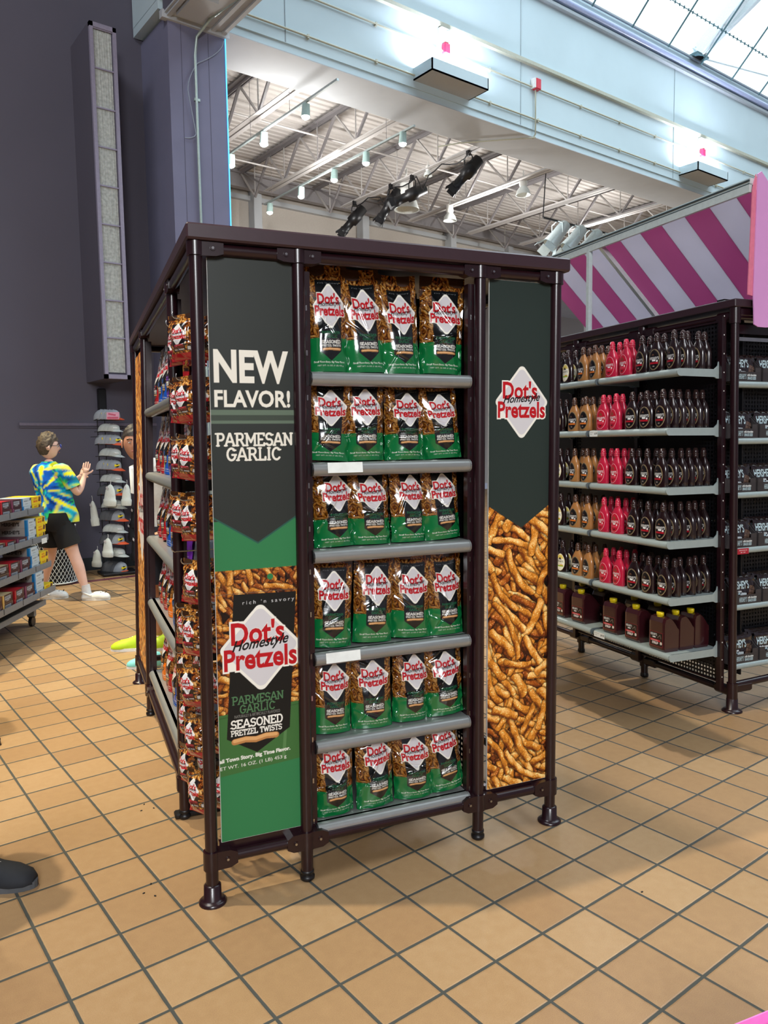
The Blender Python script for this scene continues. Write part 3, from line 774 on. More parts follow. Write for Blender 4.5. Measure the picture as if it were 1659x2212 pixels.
# ------------------------------------------------------------------ rest of the hall: mirrored skylight slope, end walls and flat roof over the left side
g = MB(); r0 = Vector((0, -4.0, 9.1)); up2 = Vector((0, 1, 1)).normalized()
a0, a1 = r0 + Vector((3.8, 0, 0)), r0 + Vector((26, 0, 0)); L2_ = 9.12
vs = [a0, a1, a1 + up2 * L2_, a0 + up2 * L2_]; n2 = Vector((0, -1, 1)).normalized(); vs += [v + n2 * .012 for v in vs]
g.add(vs, [(0, 1, 2, 3)[::-1], (4, 5, 6, 7), (0, 1, 5, 4), (1, 2, 6, 5), (2, 3, 7, 6), (3, 0, 4, 7)], M_GLASS)
sky2 = struct(g.build('window_3'))
m = MB()
for k in range(19):
    p = r0 + Vector((4.52 + 1.17 * k, 0, 0)); m.tube([p, p + up2 * L2_], .017, M_BAR, 6)
m.build('rafter', sky2)
M_HALL = mat('hall_wall_paint', '8a8690', rough=.8, var=.03, scale=1)
g = MB(); g.box((-3.1, 1.0, 12.1), (13.9, 18.2, .2), M_HALL); struct(g.build('ceiling_left'))
g = MB(); g.box((3.72, -2.2, 10.6), (.16, 7.8, 3.0), M_HALL); g.prism([(-4.0, 9.1), (8.9, 9.1), (2.45, 15.55)], 'x', 3.72, 3.80, M_HALL); struct(g.build('wall_gable'))
g = MB(); g.box((-10.0, 1.0, 6.0), (.2, 18.0, 12.0), M_HALL); struct(g.build('wall_left'))
g = MB(); g.box((7.9, -5.6, 6.0), (36, .2, 12.0), M_HALL); g.box((15, -4.8, 9.05), (22.6, 1.6, .1), M_HALL); struct(g.build('wall_front'))
g = MB(); g.box((26.0, 1.7, 6.0), (.2, 14.6, 12.0), M_HALL); struct(g.build('wall_right'))
# ------------------------------------------------------------------ main display rack (local frame: x along the front, y into depth)
RO = Vector((1.02675, 2.32410, 0)); RY = math.radians(-14.8)
KX = 0.008
KY = 0.0075    # the frame leans very slightly, more so toward its rear
def lean1(y, z): return (KX + KY * max(0, y)) * z
def shear1(v): return (v[0] + lean1(v[1], v[2]), v[1], v[2])
def rack_pt(x, y, z):
    v = Vector((x + lean1(y, z), y, z)); v.rotate(Euler((0, 0, RY))); return v + RO

rack = thing('display_rack', 'tall maroon tube-frame display rack with pretzel pouches, posters and grey shelves', 'display rack', RO, RY)
W1, D1, ZT = 1.36, 2.645, 2.182
SW = 0.334
def fr(): return MB(shear1)

# canopy
b = fr()
b.box((W1 / 2 + .005, D1 / 2, ZT + .0255), (W1 + .075, D1 + .075, .050), M_CANOPY, bev=.006)
b.build('canopy', rack)
# posts
def post(x, y, flange, z1=ZT):
    p = fr(); p.tube([(x, y, .03), (x, y, .6), (x, y, 1.3), (x, y, z1)], .0215, M_FRAME, 16)
    o = p.build('post', rack)
    f = fr()
    if flange:
        f.lathe([(.047, 0), (.047, .006), (.040, .012), (.030, .016), (.029, .062), (.0225, .066)], M_FRAME, 24, (x, y, 0))
        f.build('foot_flange', o)
    else:
        f.lathe([(.020, 0), (.026, .006), (.026, .016), (.017, .022), (.024, .028), (.024, .036), (.018, .04)], M_BLACK, 20, (x, y, 0))
        f.build('levelling_foot', o)
    return o
SIDE = [(0, .645), (0, 1.98), (W1, .645), (W1, 1.98)]
for (x, y, fl) in [(0, 0, 1), (W1, 0, 1), (0, D1, 1), (W1, D1, 1), (SW, 0, 0), (1.027, 0, 0), (SW, D1, 0), (1.027, D1, 0)]:
    post(x, y, fl)
for (x, y) in SIDE: post(x, y, 0)
# rails
def rail(a, c, r=.0195):
    fr().tube([a, c], r, M_FRAME, 14).build('rail', rack)
for z in (2.162, .150):
    for (x0, x1) in ((0, SW), (SW, 1.027), (1.027, W1)):
        rail((x0, 0, z), (x1, 0, z)); rail((x0, D1, z), (x1, D1, z))
    for (y0, y1) in ((0, .645), (.645, 1.98), (1.98, D1)):
        if not (y0 == 0 and z < 1): rail((0, y0, z), (0, y1, z))
        rail((W1, y0, z), (W1, y1, z))
# cast fittings
def fitting(x, y, z, dirs):
    hz = .019 if z > 1 else .032; m = fr(); m.tube([(x, y, z - (.024 if z > 1 else .032)), (x, y, z + hz)], .0285, M_FRAME, 12)
    for d in dirs:
        dx, dy = d; L = .085 if len(dirs) == 1 else .075
        px, py = -dy, dx
        for sgn, hh in ((1, .030),):
            pts = []
            for (t, h) in ((0, .026), (L * .72, .024), (L, .017)) if z > 1 else ((0, .032), (L * .72, .030), (L, .019)):
                pts.append((t, h))
            vs = []
            for (t, h) in pts:
                for (a, c) in ((-.022, -h), (.022, -h), (.022, h), (-.022, h)):
                    vs.append((x + dx * t + px * a, y + dy * t + py * a, z + (min(c, .019) if z > 1 else c)))
            fs = [(0, 1, 2, 3)[::-1], (8, 9, 10, 11)]
            for i in range(2):
                for k in range(4):
                    fs.append((i * 4 + k, i * 4 + (k + 1) % 4, i * 4 + 4 + (k + 1) % 4, i * 4 + 4 + k))
            m.add(vs, fs, M_FRAME)
        for sg in (-1, 1):
            cx, cy = x + dx * L * .6 + px * .022 * sg, y + dy * L * .6 + py * .022 * sg
            m.tube([(cx - px * .001 * sg, cy - py * .001 * sg, z), (cx + px * .003 * sg, cy + py * .003 * sg, z)], .009, M_FRAME, 12)
            m.tube([(cx, cy, z), (cx + px * .0035 * sg, cy + py * .0035 * sg, z)], .0045, M_CHROME, 8)
    m.build('pipe_fitting', rack)
for z in (2.162, .150):
    for yy in (0, D1):
        fitting(0, yy, z, [(1, 0)]); fitting(W1, yy, z, [(-1, 0)])
        fitting(SW, yy, z, [(1, 0), (-1, 0)]); fitting(1.027, yy, z, [(1, 0), (-1, 0)])
    fitting(0, .645, z, [(0, 1)] if z < 1 else [(0, 1), (0, -1)]); fitting(0, 1.98, z, [(0, 1), (0, -1)])
    fitting(W1, .645, z, [(0, 1), (0, -1)]); fitting(W1, 1.98, z, [(0, 1), (0, -1)])

# posters ----------------------------------------------------------
PW = .286
def poster_left():
    w, h = PW, 1.945; a = Art(w, h, 250, 1560, '2b2f2c')
    Z = lambda z: z - .2
    # scale: real z from 0.200 to 2.145
    a.text('NEW', .136, Z(1.797), .238, .098, 'e9e4d6', bold=.034)
    a.text('FLAVOR!', .139, Z(1.693), .248, .052, 'e9e4d6', bold=.028)
    a.rect(0, Z(1.640), w, Z(1.657), '5f6f5e')
    a.rect(0, Z(1.612), w, Z(1.622), '5f6f5e')
    a.rect(0, Z(1.622), w, Z(1.640), '3b443a')
    a.slab('PARMESAN', .143, Z(1.560), .258, .044, 'e9e4d6', t=.08)
    a.slab('GARLIC', .138, Z(1.512), .182, .044, 'e9e4d6', t=.08)
    a.rect(0, 0, w, Z(1.292), '2f7a4a')
    a.poly([(0, Z(1.302)), (w / 2 + .003, Z(1.212)), (w, Z(1.300)), (w, Z(1.34)), (0, Z(1.34))], '27564a')
    a.poly([(0, Z(1.308)), (w / 2 + .003, Z(1.218)), (w, Z(1.306)), (w, Z(1.345)), (0, Z(1.345))], '2b2f2c')
    # enlarged pouch picture
    a.sticks(0, Z(.640), w, Z(1.128), .13, .0100, 340, 11, bright=1.0)
    a.rect(0, Z(1.048), w, Z(1.050), '6b5848')
    a.ell(.185, Z(1.098), .0105, .0105, '2b7a4a')
    a.poly([(0, Z(.428)), (w, Z(.45)), (w, Z(.655)), (0, Z(.640))], '3d6b37')
    a.poly([(0, Z(.628)), (w, Z(.642)), (w, Z(.645)), (0, Z(.631))], '315a2e')
    a.poly([(.228, Z(.61)), (.238, Z(.61)), (.226, Z(.46)), (.214, Z(.46))], '55804c')
    a.poly([(.06, Z(1.046)), (w - .012, Z(1.040)), (w - .042, Z(.565)), (.128, Z(.495)), (.026, Z(.555))], '111312')
    a.text("rich 'n savory", .178, Z(1.014), .178, .017, 'c9c9c9', space=1.5)
    a.logo(.148, Z(.858), .286, .302)
    a.slab('PARMESAN', .135, Z(.684), .178, .030, '4f7a52', t=.066)
    a.slab('GARLIC', .132, Z(.652), .122, .030, '4f7a52', t=.066)
    a.text('NATURALLY & ARTIFICIALLY FLAVORED', .132, Z(.629), .156, .0105, '85857e')
    a.slab('SEASONED', .130, Z(.602), .180, .030, 'f2f0e6', t=.08)
    a.slab('PRETZEL TWISTS', .128, Z(.572), .176, .0205, 'f2f0e6', t=.08)
    a.line([(.052, Z(.542)), (.09, Z(.546)), (.125, Z(.541)), (.16, Z(.548)), (.195, Z(.546))], .0105, 'b9804a')
    a.line([(.052, Z(.545)), (.09, Z(.549)), (.125, Z(.544)), (.16, Z(.551)), (.195, Z(.549))], .006, 'dda86c')
    a.text('all Town Story. Big Time Flavor.', .122, Z(.484), .243, .0165, 'e8e8de', bold=.04, rot=2)
    a.text('ET WT. 16 OZ. (1 LB) 453 g', .116, Z(.458), .228, .0155, 'e8e8de', rot=2)
    return a
def poster_right():
    w, h = PW, 1.955; a = Art(w, h, 250, 1560, '28332f')
    Z = lambda z: z - .185
    a.sticks(0, 0, w, Z(1.30), .24, .0155, 520, 5, bright=1.25)
    a.poly([(0, Z(1.298)), (w / 2 + .003, Z(1.208)), (w, Z(1.302)), (w, h), (0, h)], '28332f')
    a.logo(.144, Z(1.690), .240, .278)
    return a
def poster_side():
    w, h = .60, 1.90; a = Art(w, h, 200, 640, '28332f')
    a.sticks(0, 0, w, h, .24, .0155, 1000, 8, bright=1.25)
    a.logo(.30, .95, .50, .60)
    return a
def board(name, art, x, y, z, w, h, face='front', label=None):
    # printed board with white cut edge, as a closed slab 8 mm thick
    t = .007
    if face == 'front':
        P = lambda u, v: (x + u * w + KX * (z + v * h), y + 0 * u, z + v * h)
    else:
        P = lambda u, v: (x + (KX + KY * (y + w - u * w)) * (z + v * h), y + w - u * w, z + v * h)
    me = grid_mesh(name, P, art, [M_PRINT], smooth=False)
    o = meshobj(name, me, rack)
    e2 = fr()
    if face == 'front': e2.box((x + w / 2, y + t / 2 + .0006, z + h / 2), (w + .002, t, h + .002), M_EDGE)
    else: e2.box((x + t / 2 + .0006, y + w / 2, z + h / 2), (t, w + .002, h + .002), M_EDGE)
    e2.build('board_backing', o)
    if label: o['label'] = label
    return o
board('poster_panel', poster_left(), .036, .004, .200, PW, 1.945, label='tall poster reading NEW FLAVOR! PARMESAN GARLIC over a pouch picture')
board('poster_panel', poster_right(), 1.070, .004, .185, PW, 1.955, label='dark green poster with diamond logo above golden pretzel twists')
board('poster_panel', poster_side(), -.004, 2.015, .195, .60, 1.90, face='side', label='pretzel photograph poster on the side')
for x0 in (.03, 1.064):
    fr().box((x0 + .149, .022, .178), (.30, .02, .04), M_FRAME).build('panel_rail', rack)
fr().box((0.012, 2.31, .165), (.02, .62, .04), M_FRAME).build('panel_rail', rack)

# inner steel: back panels, uprights
def upright(x, y):
    m = fr(); m.box((x, y, 1.14), (.026, .03, 1.96), M_FRAME)
    for i in range(38):
        m.box((x, y - .0152, .2 + i * .05), (.005, .001, .018), M_CHROME if i % 3 == 0 else M_BLACK)
    m.build('slotted_upright', rack)
for x in (.366, .998): upright(x, .03)
pf = fr(); pf.perf((1.012, .05, .18), (0, .022, 0), (0, 0, .022), 16, 88, M_DARKPERF, .45); pf.build('perforated_panel', rack)
pf = fr(); pf.perf((.352, .05, .18), (0, .022, 0), (0, 0, .022), 16, 88, M_DARKPERF, .45); pf.build('perforated_panel', rack)
fr().box((.682, .420, 1.16), (.66, .012, 1.95), M_DARKPERF).build('back_panel', rack)
fr().box((.30, .335, 1.16), (.016, .60, 1.95), M_CANOPY).build('peg_panel', rack)
fr().box((.430, 1.31, 1.16), (.012, 1.36, 1.95), M_DARKPERF).build('back_panel', rack)
fr().box((W1 - .430, 1.31, 1.16), (.012, 1.36, 1.95), M_DARKPERF).build('back_panel', rack)
for y in (.655, 1.955):
    m = fr(); m.box((.02, y, 1.14), (.03, .02, 1.96), M_FRAME); m.build('slotted_upright', rack)
fr().box((1.020, .225, 1.24), (.004, .36, 1.72), M_DARKPERF).build('light_block_sheet', rack)  # added dark sheets, stop light showing through the side perforations
fr().box((.344, .225, 1.16), (.004, .36, 1.90), M_DARKPERF).build('light_block_sheet', rack)
# cantilever leg under the side
m = fr(); m.box((.12, .66, .012), (.32, .05, .022), M_BLACK, bev=.006); m.box((.26, .66, .08), (.03, .03, .13), M_BLACK); m.box((.12, .645, .15), (.3, .03, .05), M_FRAME); m.build('support_leg', rack)

# shelves
FZ = [1.788, 1.478, 1.175, .812, .494, .190]
def shelf_front(z, tag_=None):
    m = fr(); x0, x1 = .375, .988
    m.box(((x0 + x1) / 2, .215, z - .006), (x1 - x0, .39, .012), M_SHELF)
    prof = [(.018, 0.0)]
    r = .0235
    for k in range(9):
        a = math.radians(90 + k * 22.5); prof.append((.014 + r * 1.0 * math.cos(a), -r + r * math.sin(a)))
    prof.append((.03, -2 * r)); prof.append((.03, 0))
    m.prism(prof, 'x', x0, x1, M_SHELF, True)
    m.v = [v if i < 8 else (v[0], v[1], v[2] + z) for i, v in enumerate(m.v)]
    o = m.build('shelf', rack)
    c = fr()
    for xx in (x0, x1):
        c = fr()
        pr = [(p[0] * 1.0, p[1] + z) for p in prof]
        c.prism(pr, 'x', xx - .003, xx + .003, M_BLACK if xx == x0 else M_SHELF)
        c.box((xx, .22, z - .02), (.004, .38, .045), M_BLACK)
        c.build('shelf_bracket', o)
    if tag_:
        t = fr(); t.box((tag_, -.0125, z - .018), (.128, .0016, .036), M_WHITEPAPER, rot=(math.radians(-8), 0, 0)); q = t.build('price_strip', o); q['label'] = 'blank white price strip'
    return o
for i, z in enumerate(FZ): shelf_front(z, {1: .49, 3: .475}.get(i))
SZ = [1.752, 1.400, 1.045, .685, .270]
for z in SZ:
    m = fr(); y0, y1 = .675, 1.945; r = .0235
    m.box((.215, (y0 + y1) / 2, z - .006), (.40, y1 - y0, .012), M_SHELF)
    prof = []
    for k in range(9):
        a = math.radians(90 + k * 22.5); prof.append((.014 + r * math.cos(a), z - r + r * math.sin(a)))
    prof += [(.03, z - 2 * r), (.03, z)]
    m.prism(prof, 'y', y0, y1, M_SHELF, True)
    o = m.build('shelf', rack)
    c = fr()
    for yy in (y0, y1): c = fr(); c.prism(prof, 'y', yy - .003, yy + .003, M_BLACK); c.box((.22, yy, z - .02), (.38, .004, .045), M_BLACK); c.build('shelf_bracket', o)
# ------------------------------------------------------------------ pretzel pouches
def pouch_art(base, flavour, fcol, nx, ny, seed, wild=False, hang=False):
    w, h = (.158, .335) if not hang else (.13, .20)
    a = Art(w, h, nx, ny, base)
    if not hang:
        a.sticks(0, h * .31, w, h, .05, .0042, 620, seed, bright=.5)
        a.rect(0, h * .865, w, h * .868, '3a2a1c')
        a.poly([(w * .25, h * .86), (w * .86, h * .86), (w * .80, h * .19), (w * .55, h * .10), (w * .28, h * .19)], '101214')
        a.text("rich 'n savory", w * .56, h * .828, w * .48, h * .016, '8a8f92', space=1.4)
        a.logo(w * .56, h * .61, w * .80, h * .44, small=nx < 60)
        a.slab(flavour[0], w * .55, h * .358, w * .44, h * .028, fcol, t=.07)
        a.slab(flavour[1], w * .55, h * .322, w * .30, h * .028, fcol, t=.07)
        a.text('NATURALLY & ARTIFICIALLY FLAVORED', w * .55, h * .300, w * .40, h * .008, '77777a')
        a.slab('SEASONED', w * .55, h * .272, w * .46, h * .030, 'f2f0e8', t=.085)
        a.slab('PRETZEL TWISTS', w * .55, h * .238, w * .46, h * .020, 'f2f0e8', t=.08)
        a.line([(w * .36, h * .204), (w * .5, h * .208), (w * .76, h * .205)], h * .0115, 'b98450')
        a.line([(w * .37, h * .206), (w * .5, h * .211), (w * .75, h * .207)], h * .005, 'e0b07c')
        a.text('Small Town Story. Big Time Flavor.', w * .52, h * .088, w * .74, h * .018, 'd8dccf', bold=.03)
        a.text('NET WT. 16 OZ. (1 LB) 453 g', w * .54, h * .055, w * .62, h * .017, 'c8d0c2')
    else:
        a.sticks(0, h * .16, w, h, .036, .0046, 260, seed, bright=.85)
        a.rect(0, 0, w, h * .16, base)
        a.poly([(w * .22, h * .80), (w * .74, h * .80), (w * .76, h * .22), (w * .24, h * .18)], '141012')
        a.logo(w * .49, h * .57, w * .66, h * .50, small=True)
        a.rect(w * .27, h * .26, w * .72, h * .345, '5a1418')
        a.text('SEASONED', w * .5, h * .325, w * .4, h * .03, 'a8343a', bold=.04)
        a.text('PRETZEL TWISTS', w * .5, h * .232, w * .4, h * .022, 'e8e0d8', bold=.03)
        a.rect(w * .80, h * .20, w * .93, h * .30, '1c1416'); a.rect(w * .82, h * .215, w * .91, h * .285, 'b8b0a8')
    return a

def pouch_mesh(name, art, w, h, dmax, seed, hang=False, rough=1.0):
    rg = np.random.RandomState(seed)
    ph = rg.rand(12) * 6.28
    kx = rg.uniform(-.012, .012); lean = rg.uniform(-.05, .05); slump = rg.uniform(0, .012)
    def D(v):
        if hang:
            return dmax * np.clip(np.sin(np.clip((v - .02) / .86, 0, 1) * PI), 0, 1) ** .65
        lo = .72 + .28 * np.sin(np.clip(v / .35, 0, 1) * PI / 2)
        return dmax * lo * np.clip((.90 - v) / .55, 0, 1) ** .8
    def shape(u, v):
        c = 2 * u - 1
        narrow = 1 - .07 * D(v) / dmax
        X = (u - .5) * w * narrow + kx * v * 1.2
        prof = np.clip(1 - np.abs(c) ** 2.6, 0, 1)
        Y = D(v) * prof
        env = np.clip(1 - c * c, 0, 1) * np.clip(D(v) / dmax + .12, 0, 1)
        wr = 0
        for k in range(5):
            a = ph[k]; fx, fy = (3 + 2.2 * k) * math.cos(a), (5 + 3 * k) * math.sin(a) + 2
            wr = wr + np.sin(u * fx * 2.2 + v * fy * 2 + ph[k + 5]) / (1.6 + k)
        fold = 0
        for k in range(4):
            pu, pv, an = rg2[k]
            t = (u - pu) * math.cos(an) + (v - pv) * 2.1 * math.sin(an); s_ = -(u - pu) * math.sin(an) + (v - pv) * 2.1 * math.cos(an)
            fold = fold + np.exp(-(t / .035) ** 2 - (s_ / .45) ** 2) * (1 if k % 2 else -1)
        Y = Y + (wr * .0020 + fold * .0045) * env * rough
        Y = Y + .004 * np.sin(v * 30 + ph[2]) * np.exp(-((np.abs(c) - .93) / .1) ** 2) * (v < .85) * rough
        Y = Y + .0022 * np.sin(u * 9 + ph[3]) * np.clip((v - .8) * 5, 0, 1)
        Zz = v * h - slump * np.exp(-((v - .7) / .3) ** 2) * np.cos(c * 2)
        return X, Y, Zz
    rg2 = [(rg.uniform(.15, .85), rg.uniform(.15, .8), rg.uniform(0, 3.14)) for _ in range(4)]
    def P(u, v):
        X, Y, Zz = shape(u, v)
        return X + lean * 0, -Y, Zz
    # back: coarse grid closing the pouch
    bn, bm = 11, 15
    U, V = np.meshgrid(np.linspace(0, 1, bn), np.linspace(0, 1, bm))
    X, Y, Zz = shape(U, V)
    ev = np.stack([X, (D(V) * .55 * (1 - np.abs(2 * U - 1) ** 2.6)), Zz], -1).reshape(-1, 3)
    ef = [(j * bn + i, (j + 1) * bn + i, (j + 1) * bn + i + 1, j * bn + i + 1) for j in range(bm - 1) for i in range(bn - 1)]
    base = art.sample()[2, 2]
    ec = np.array([base if q[2] < h * .31 else np.array(lin('3a2416')) for q in ev])
    # bottom cap
    if not hang:
        o = len(ev); ub = np.linspace(0, 1, 21)
        xb, yb, zb = shape(ub, ub * 0)
        fb = np.stack([xb, -yb, zb], -1); bb = np.stack([xb, .55 * D(ub * 0) * (1 - np.abs(2 * ub - 1) ** 2.6), zb], -1)
        ev = np.concatenate([ev, fb, bb]); ef += [(o + i, o + i + 1, o + 21 + i + 1, o + 21 + i) for i in range(20)]
        ec = np.concatenate([ec, np.tile(base, (42, 1))])
    return grid_mesh(name, P, art, [M_FOIL], extra=(ev, ef, ec))

GREEN = '0c6b36'
g_art = pouch_art(GREEN, ('PARMESAN', 'GARLIC'), '1f6a44', 110, 234, 21)
green_meshes = [pouch_mesh('pretzel_pouch', g_art, .158, .335, .034 + .004 * (k % 3), 40 + k, rough=1.0 + .6 * (k % 3)) for k in range(7)]

ORD = ['top', 'second', 'third', 'fourth', 'fifth', 'bottom']
COLN = ['leftmost', 'second from left', 'third from left', 'rightmost']
# x centre, tilt (deg, about the facing axis), extra lean, height scale, per bag read off the photograph
ROWS = [
 [(.455, -1, 1.115), (.600, -2, 1.10), (.735, -1, 1.07), (.892, 2, 1.085)],
 [(.447, 3, .93), (.585, -1, .93), (.745, 0, .91), (.905, -3, .88)],
 [(.470, -1, .95), (.612, 1, .91), (.765, 1, .90), (.905, -3, .89)],
 [(.450, 3, .99), (.612, 3, 1.0), (.770, 3, .98), (.918, 0, .98)],
 [(.450, 4, .93), (.610, 0, .92), (.765, 2, .90), (.915, -4, .88)],
 [(.455, -1, .93), (.620, -1, .93), (.780, 1, .85), (.925, -6, .92)],
]
k = 0
DESC = {(0, 0): 'standing tall', (0, 2): 'with a bright glare patch', (1, 0): 'with a creased front', (2, 3): 'crumpled at the top', (3, 3): 'standing straight', (4, 0): 'leaning to the right', (4, 1): 'with creased middle', (5, 2): 'slumped and wrinkled', (5, 3): 'tilted to the left'}
for r, row in enumerate(ROWS):
    for c, (x, tilt, hs) in enumerate(row):
        z = FZ[r]
        o = meshobj('pretzel_pouch', green_meshes[(k * 3 + r) % 7])
        o.location = rack_pt(x, .062, z + .001)
        yaw = RY + math.radians(rnd.uniform(-9, 7))
        if tilt: o.location = o.location + Vector((0, 0, abs(math.sin(math.radians(tilt))) * .07))
        o.rotation_euler = (math.radians(-4 - rnd.uniform(0, 2)), math.radians(tilt), yaw)
        o.scale = (1.12 if (r, c) == (0, 3) else 1.0 + .03 * ((r + c) % 2), 1, hs)
        d = DESC.get((r, c), '')
        tag(o, ('green pretzel pouch, %s on the %s front shelf %s' % (COLN[c], ORD[r], d)).strip(), 'snack pouch', 'green pretzel pouches on the front shelves')
        k += 1
# pouches behind the front line, seen in the gaps
for (r, x, y, t) in [(0, .955, .15, 2), (1, .665, .20, 0), (2, .69, .2, 0), (3, .50, .18, 0), (3, .70, .19, 1), (3, .93, .2, -1), (0, .52, .2, 0), (0, .80, .2, 0)]:
    o = meshobj('pretzel_pouch', green_meshes[(k) % 7]); k += 1
    o.location = rack_pt(x, y, FZ[r] + .001 + abs(math.sin(math.radians(t))) * .07); o.rotation_euler = (math.radians(-3), math.radians(t), RY)
    o.scale = (1, 1, .97 if r != 3 else 1.02)
    tag(o, 'green pretzel pouch in the second row on the %s front shelf, behind x' % ORD[r], 'snack pouch', 'green pretzel pouches on the front shelves')
    nm = {(0, .955): 'behind the rightmost pouch', (1, .665): 'in the gap right of the second pouch', (2, .69): 'in the gap right of the second pouch', (3, .50): 'behind the two left pouches', (3, .70): 'behind the middle pouches', (3, .93): 'behind the rightmost pouch', (0, .52): 'behind the two left pouches', (0, .80): 'behind the third pouch'}[(r, x)]
    o['label'] = 'rear green pretzel pouch, %s front shelf, %s' % (ORD[r], nm)

# side bay pouches, facing left (-x)
FL = {'red': ('a8161e', ('ORIGINAL', 'SEASON'), 'b03a3a'), 'blue': ('1450b0', ('HONEY', 'MUSTARD'), '3a70c0'), 'purple': ('6a2aa0', ('CINNAMON', 'SUGAR'), '8a50c0'),
      'orange': ('e07018', ('SOUTHWEST', 'SEASON'), 'e08a3a'), 'yellow': ('e6c40a', ('HONEY', 'MUSTARD'), 'e0c040')}
side_m = {}
for kk, (cn, (bc, fl, fc)) in enumerate(FL.items()):
    ar = pouch_art(bc, fl, fc, 56, 120, 60 + kk)
    side_m[cn] = [pouch_mesh('pretzel_pouch', ar, .158, .335, .036, 80 + kk * 3 + j) for j in range(2)]
def pouch_side(cn, y, z, tilt=0, x=.07, yaw=0, hs=.95, label=''):
    o = meshobj('pretzel_pouch', side_m[cn][int(y * 100) % 2])
    o.location = rack_pt(x, y, z + .001 + abs(math.sin(math.radians(tilt))) * .07)
    o.rotation_euler = (math.radians(-4), math.radians(tilt), RY - PI / 2 + math.radians(yaw)); o.scale = (1, 1, hs)
    tag(o, label, 'snack pouch', 'pretzel pouches on the side shelves')
SO = ['top', 'second', 'third', 'fourth', 'bottom']
YL = ['farthest', 'second farthest', 'third farthest', 'fourth farthest', 'fifth farthest', 'nearest']
SROW = [
 [('red', 1.86, 0), ('blue', 1.66, 0), ('blue', 1.48, 4), ('purple', 1.27, 0), ('purple', 1.05, 0), ('red', .84, 0)],
 [('red', 1.84, -3), ('red', 1.64, 0), ('blue', 1.46, 0), ('purple', 1.26, 0), ('purple', 1.06, 0), ('blue', .86, 0)],
 [('red', 1.82, -2), ('red', 1.62, -5), ('blue', 1.42, 2), ('blue', 1.24, 0), ('purple', 1.03, 0), ('purple', .84, 0)],
 [('red', 1.80, 0), ('red', 1.62, 0), ('orange', 1.44, 0), ('blue', 1.22, 0), ('yellow', 1.04, 3), ('yellow', .84, 0)],
 [('orange', 1.76, 0), ('red', 1.55, 0), ('blue', 1.30, 0), ('yellow', 1.02, 4), ('yellow', .80, 0)],
]
for r, row in enumerate(SROW):
    for c, (cn, y, t) in enumerate(row):
        yl = 'nearest' if c == len(row) - 1 else YL[c]
        pouch_side(cn, y, SZ[r], t, label='%s-based pretzel pouch on the %s side shelf, %s from the camera' % (cn, SO[r], yl))

# small bags hanging on pegs at the side wing
h_art = [pouch_art('9c1820', ('', ''), 'b03030', 64, 98, 90 + j, hang=True) for j in range(2)]
hang_m = [pouch_mesh('small_pretzel_bag', h_art[j % 2], .132, .200, .030, 120 + j, hang=True, rough=1.2) for j in range(4)]
def peg(y, z):
    m = fr(); pts = [(.292, y, z), (-.035, y, z)]
    for k in range(6):
        a = math.radians(-90 + k * 24); pts.append((-.035 - .014 * math.cos(a), y, z + .014 + .014 * math.sin(a)))
    m.tube(pts, .0028, M_CHROME, 8); m.build('peg_hook', rack)
HR = [(1.98, [.24, .43]), (1.765, [.18, .38]), (1.565, [.22, .42]), (1.355, [.18, .44]), (1.135, [.18]), (.945, [.20, .36]), (.760, [.20, .42]), (.575, [.20, .42]), (.385, [.16, .42])]
HN = ['topmost', 'second', 'third', 'fourth', 'fifth', 'sixth', 'seventh', 'eighth', 'lowest']
kk = 0
for r, (z, ys) in enumerate(HR):
    for j, y in enumerate(ys):
        peg(y, z)
        for dd in range(2):
            o = meshobj('small_pretzel_bag', hang_m[kk % 4]); kk += 1
            o.scale = (.80, .9, .78); o.location = rack_pt(-.012 if dd == 0 else .06, y, z - .142)
            o.rotation_euler = (math.radians(rnd.uniform(-3, 5)), math.radians(rnd.uniform(-7, 7)), RY - PI / 2 + math.radians(rnd.uniform(22, 42)))
            tag(o, 'small red-bottomed pretzel bag %s on the %s %s peg from the top' % ('in front' if dd == 0 else 'second in line', HN[r], ['near', 'far'][j]), 'snack bag', 'small pretzel bags hanging on the side pegs')
    if len(ys) == 1: peg(.44, z + .01)
# ------------------------------------------------------------------ second rack with syrup bottles (local frame: shelves face -x, rack runs along y)
SO2 = Vector((4.12518, 2.16035, 0)); KX2 = -0.025
def shear2(v): return (v[0] + KX2 * v[2], v[1], v[2])
def r2_pt(x, y, z):
    v = Vector((x + KX2 * z, y, z)); v.rotate(Euler((0, 0, RY))); return v + SO2
rack2 = thing('display_rack', 'maroon tube-frame rack of syrup bottles and chocolate bars beneath the pink awning', 'display rack', SO2, RY)
def f2(): return MB(shear2)
L2, W2, Z2 = 2.05, 1.25, 2.245
f2().box((W2 / 2, L2 / 2, Z2 + .02), (W2 + .07, L2 + .07, .042), M_CANOPY, bev=.004).build('canopy', rack2)
def post2(x, y, fl):
    o = f2().tube([(x, y, .03), (x, y, 1.2), (x, y, Z2)], .022, M_FRAME, 16).build('post', rack2)
    f = f2()
    if fl: f.lathe([(.055, 0), (.055, .006), (.045, .014), (.032, .018), (.031, .075), (.023, .08)], M_FRAME, 24, (x, y, 0)).build('foot_flange', o)
    else: f.lathe([(.020, 0), (.026, .006), (.026, .016), (.017, .022), (.024, .028), (.024, .036), (.018, .04)], M_BLACK, 20, (x, y, 0)).build('levelling_foot', o)
for (x, y, fl) in [(0, 0, 1), (0, L2, 1), (W2, 0, 1), (W2, L2, 1)]: post2(x, y, fl)
